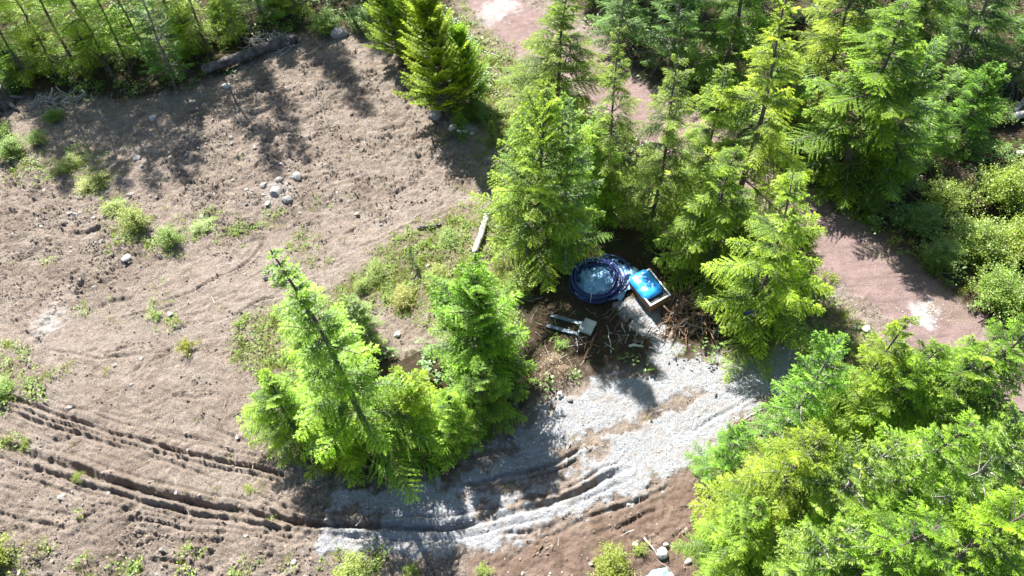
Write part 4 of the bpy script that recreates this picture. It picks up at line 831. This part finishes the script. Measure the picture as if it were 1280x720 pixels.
for k in range(15):
    th = np.linspace(0, 6.2832, 49); f = k / 14.0; R0 = .96 + rg.normal(0, .05) - .10 * (k % 3 == 0)
    ox, oy = (.02 + rg.normal(0, .03), rg.normal(0, .03)) if k < 11 else (.26 + .14 * (k - 11), .08 + .05 * (k - 11))
    z = .50 - .042 * k + .04 * np.sin(th + rg.uniform(0, 6)) + rg.normal(0, .01) if k < 11 else .20 - .02 * (k - 11) + .10 * np.cos(th)
    wr = R0 * (1 + .02 * np.sin(2 * th + rg.uniform(0, 6)) + .012 * np.sin(5 * th + rg.uniform(0, 6)))
    Pp = np.stack([ox + wr * np.cos(th), oy + wr * np.sin(th), np.zeros(49) + z], 1); Pp[-1] = Pp[0]
    link('pipe_loop', MB().add(*tube(Pp, .034, 7, False)).mesh('pipe_loop', M_PIPE, True), e)
M_STRAP = simple_mat('pale_strap', (.4, .4, .42), (.55, .55, .57), 5, .6, .1)
for a in (.6, 2.5, 4.4):
    b = np.linspace(0, 6.2832, 13); d = np.array([math.cos(a), math.sin(a), 0]); Pp = d * (.95 + .15 * np.cos(b))[:, None] + np.array([0, 0, 1]) * (.29 + .29 * np.sin(b))[:, None]
    link('tie_strap', MB().add(*tube(Pp, .014, 5, False)).mesh('tie_strap', M_STRAP, True), e)

# ------------------------------------------------------------------ crate with white rim and blue lid, steel forks, slab, bucket
M_WHITE = simple_mat('white_painted_rim', (.62, .62, .60), (.78, .78, .76), 6, .5, .1)
M_BOARD = simple_mat('brown_boards', (.17, .085, .042), (.30, .165, .085), 5, .7, .3)
M_DARKIN = simple_mat('dark_crate_inside', (.02, .025, .03), (.05, .055, .06), 8, .8, .2)
HT = .55
c4 = [g0(*q, HT + hz(*g0(815, 360))) for q in ((815, 332), (833, 367), (811, 386), (794, 351))]
ctr = sum(c4) / 4; dirL = (c4[1] - c4[0] + c4[2] - c4[3]); LL = np.linalg.norm(dirL) / 2; ang = math.atan2(dirL[1], dirL[0]); WW = (np.linalg.norm(c4[0] - c4[3]) + np.linalg.norm(c4[1] - c4[2])) / 2 * .9
gz = hz(ctr[0], ctr[1]); e = link('wooden_crate', None); tag(e, 'brown wooden crate with white rim and dark inside beside the blue coil', 'crate'); ang += .22; e.location = (ctr[0], ctr[1], gz + .03); e.rotation_euler = (.10, .04, ang)
nbd = 3; bh = HT / nbd
for s in (-1, 1):
    for k in range(nbd):
        link('board', MB().add(*box(0, s * (WW / 2 - .02), bh * (k + .5), LL - .01, .03, bh - .012)).mesh('crate_board', M_BOARD), e)
        link('board', MB().add(*box(s * (LL / 2 - .02), 0, bh * (k + .5), .03, WW - .075, bh - .012)).mesh('crate_board', M_BOARD), e)
    link('rim', MB().add(*box(0, s * (WW / 2 - .02), HT + .02, LL + .03, .055, .04)).mesh('crate_rim', M_WHITE), e)
    link('rim', MB().add(*box(s * (LL / 2 - .02), 0, HT + .021, .055, WW - .10, .042)).mesh('crate_rim', M_WHITE), e)
link('inner_panel', MB().add(*box(0, 0, HT - .10, LL - .08, WW - .08, .03)).mesh('crate_inner', M_DARKIN), e)  # plain near-black panel just below the rim
# blue bundle: a soft rounded slab
nb_ = 30; u = np.linspace(-1, 1, nb_); X, Y = np.meshgrid(u, u); X, Y = X.ravel(), Y.ravel()
rr = (np.abs(X) ** 5 + np.abs(Y) ** 5) ** .2; mxn = np.maximum(np.abs(X), np.abs(Y)); k = np.where(rr > 0, mxn / np.maximum(rr, 1e-6), 1)
bl, bw = LL * .88, WW * .98
zt = .16 * np.clip(1 - mxn ** 6, 0, 1) + .022 * perlin(X * 2.3, Y * 2.3, 6) + .012 * perlin(X * 6, Y * 6, 8)
i = np.arange(nb_ - 1)[:, None] * nb_; j = np.arange(nb_ - 1)[None]; F = np.stack([i + j, i + j + 1, i + j + nb_ + 1, i + j + nb_], -1).reshape(-1, 4)
Vt = np.stack([X * k * bl / 2, Y * k * bw / 2, zt], 1); Vb_ = Vt * [1, 1, 0] - [0, 0, .02]
me = new_mesh('blue_bundle', np.vstack([Vt, Vb_]), np.vstack([F, F[:, ::-1] + len(Vt)]), [M_BLUE], True)
o = link('blue_cover', me, None, (ctr[0] + math.cos(ang) * -LL * .12 - math.sin(ang) * (-WW * .13), ctr[1] + math.sin(ang) * -LL * .12 + math.cos(ang) * (-WW * .13), gz + HT + .04)); o.rotation_euler = (.10, .04, ang); tag(o, 'bright blue rounded plastic cover lying in the white rimmed crate', 'cover')
# steel forks
M_STEEL = simple_mat('blue_grey_steel', (.07, .10, .13), (.14, .18, .22), 4, .42, .15, .5, metal=.4)
A1, A2 = G(686, 394), G(726, 404); B1, B2 = G(684, 409), G(722, 418)
mid = (A1 + A2 + B1 + B2) / 4; fa = math.atan2(A2[1] - A1[1], A2[0] - A1[0]); e = link('steel_forks', None); tag(e, 'pair of blue grey steel fork bars joined by a cross piece on the shaded ground', 'forks'); e.location = (mid[0], mid[1], hz(mid[0], mid[1]) + .04); e.rotation_euler = (0, 0, fa)
for s in (-1, 1):
    link('fork_bar', MB().add(*box(0, s * .27, .07, 1.32, .17, .07)).mesh('fork_bar', M_STEEL), e)
    link('bar_lip', MB().add(*box(0, s * .27 - .075, .115, 1.30, .018, .018)).mesh('bar_lip', M_STEEL), e)
link('cross_piece', MB().add(*box(.70, 0, .075, .07, .74, .09)).mesh('fork_cross', M_STEEL), e)
M_SLAB = simple_mat('pale_concrete_slab', (.28, .29, .27), (.42, .43, .39), 5, .85, .3)
sp = G(735, 410); e = link('concrete_slab', None); tag(e, 'pale square slab with raised rim at the end of the steel forks', 'slab'); e.location = (sp[0], sp[1], sp[2] + .02); e.rotation_euler = (0, 0, fa - .1)
link('slab_body', MB().add(*box(0, 0, .05, .50, .66, .10)).mesh('slab_body', M_SLAB), e)
for s in (-1, 1):
    link('rim', MB().add(*box(s * .235, 0, .115, .03, .66, .03)).mesh('slab_rim', M_SLAB), e); link('rim', MB().add(*box(0, s * .315, .114, .44, .03, .028)).mesh('slab_rim', M_SLAB), e)
# blue bucket lying under the hemlock
M_BUCKET = simple_mat('royal_blue_plastic', (.008, .02, .50), (.015, .035, .62), 4, .3, .05, .5)
bp = G(931, 398); e = link('blue_bucket', None); tag(e, 'small royal blue bucket in the shade under the yellow green hemlock', 'bucket'); e.location = (bp[0], bp[1], bp[2] + .55); e.rotation_euler = (.5, .3, 0)
zz = np.array([-.18, -.17, .17, .18, .16]); link('bucket_body', MB().add(*tube(np.stack([0 * zz, 0 * zz, zz], 1), [.13, .15, .18, .18, .165], 16)).mesh('bucket_body', M_BUCKET, True), e)
th = np.linspace(0, 6.2832, 25); link('bucket_rim', MB().add(*tube(np.stack([.185 * np.cos(th), .185 * np.sin(th), 0 * th + .17], 1), .012, 5, False)).mesh('bucket_rim', M_BUCKET, True), e)
th = np.linspace(0, 3.1416, 13); link('handle', MB().add(*tube(np.stack([.19 * np.cos(th), .19 * np.sin(th), 0 * th + .16], 1), .007, 5, False)).mesh('bucket_handle', M_STEEL, True), e)
# turquoise tarp at the bottom edge
M_TURQ = simple_mat('pale_turquoise_tarp', (.14, .33, .38), (.22, .42, .46), 4, .5, .25)
tp = G(822, 729); o = link('crumpled_tarp', sheet('crumpled_tarp', M_TURQ, .55, .36, 36, .10, 35, .14, .15), None, (tp[0], tp[1], tp[2] + .10)); o.rotation_euler = (0, 0, .25); tag(o, 'pale turquoise tarp cut by the bottom edge below the white rock', 'tarp')

# ------------------------------------------------------------------ brush pile of roots and dead fronds
rg = np.random.default_rng(31)
def stick_mesh(seed, m, L, r):
    g = np.random.default_rng(seed); n = 6; t = np.linspace(-.5, .5, n)[:, None]
    P = t * np.array([L, 0, 0]) + np.cumsum(g.normal(0, .045 * L, (n, 3)), 0); mb = MB().add(*tube(P, np.linspace(r, r * .35, n), 5, True, .1, g))
    for q in range(3):
        i = g.integers(1, n - 1); d = g.normal(0, 1, 3); d /= np.linalg.norm(d); mb.add(*tube([P[i], P[i] + d * L * .12, P[i] + d * L * .24 + [.05, 0, 0]], [r * .5, r * .35, r * .15], 4, False))
    return mb.mesh('pile_branch', m, True)
STK = [stick_mesh(40 + i, M_BROWNSTICK if i % 3 else M_DEADWOOD, 1.0, .028) for i in range(7)]
def dead_frond(seed):
    g = np.random.default_rng(seed); n = 14; t = np.linspace(0, 1, n); Lf = .75
    P = np.stack([t * Lf, .06 * np.sin(t * 3 + seed), Lf * (.45 * t - .75 * t * t)], 1); mb = MB()
    w = .13 * np.sin(np.clip(t * .9 + .1, 0, 1) * 3.14)
    Lv = P + np.stack([.05 + 0 * t, w, -.03 + g.normal(0, .02, n)], 1); Rv = P + np.stack([.05 + 0 * t, -w, -.03 + g.normal(0, .02, n)], 1)
    V = np.vstack([P, Lv, Rv]); T3 = []
    for i in range(n - 1): T3 += [(i, i + 1, n + i), (i + 1, i, 2 * n + i)]
    return new_mesh('dead_frond', V, np.array(T3), [M_DEADLEAF], False, {'tint': np.repeat(g.uniform(.1, .8, len(V)), 1)})
FR = [dead_frond(60 + i) for i in range(4)]
def brush_pile(px, rx, ry, h, nst, nfr, label, seed, greys=False):
    g = np.random.default_rng(seed); p = G(*px); e = link('brush_pile', None); tag(e, label, 'brush pile'); e.location = tuple(p)
    for k in range(nst):
        a = g.uniform(0, 6.28); r = math.sqrt(g.random()); x, y = r * rx * math.cos(a), r * ry * math.sin(a)
        o = link('branch', STK[g.integers(0, 7)] if not greys else STK[(0, 3, 6)[g.integers(0, 3)]], e, (x, y, .06 + h * (1 - r * r) * g.random() + hz(p[0] + x, p[1] + y) - p[2])); s = g.uniform(.5, 1.3); o.scale = (s, s * 1.0, s); o.rotation_euler = (g.normal(0, .3), g.normal(0, .35), g.uniform(0, 6.28))
    for k in range(nfr):
        a = g.uniform(0, 6.28); r = math.sqrt(g.random()); x, y = r * rx * math.cos(a), r * ry * math.sin(a)
        o = link('dead_frond', FR[g.integers(0, 4)], e, (x, y, .10 + h * (1 - r * r) + hz(p[0] + x, p[1] + y) - p[2])); s = g.uniform(.5, 1.0); o.scale = (s, s, s); o.rotation_euler = (g.normal(0, .3), g.normal(0, .3), g.uniform(0, 6.28)); o.color = (.8, .62, .55, 1)
brush_pile((874, 386), 1.75, 1.05, .6, 150, 110, 'tangled brown brush and root pile right of the crate', 1)
brush_pile((862, 412), 1.3, .4, .2, 40, 6, 'strip of broken twigs along the gravel tongue below the brown pile', 2)
brush_pile((335, 52), 1.9, .7, .4, 80, 0, 'grey dead brush heaped behind the dark log', 3, True)
brush_pile((75, 128), 1.6, .7, .3, 60, 0, 'grey dead brush in the shade right of the pale stump', 4, True)
brush_pile((775, 425), 1.9, .35, .10, 24, 0, 'broken sticks on dark ground below the steel forks', 5)
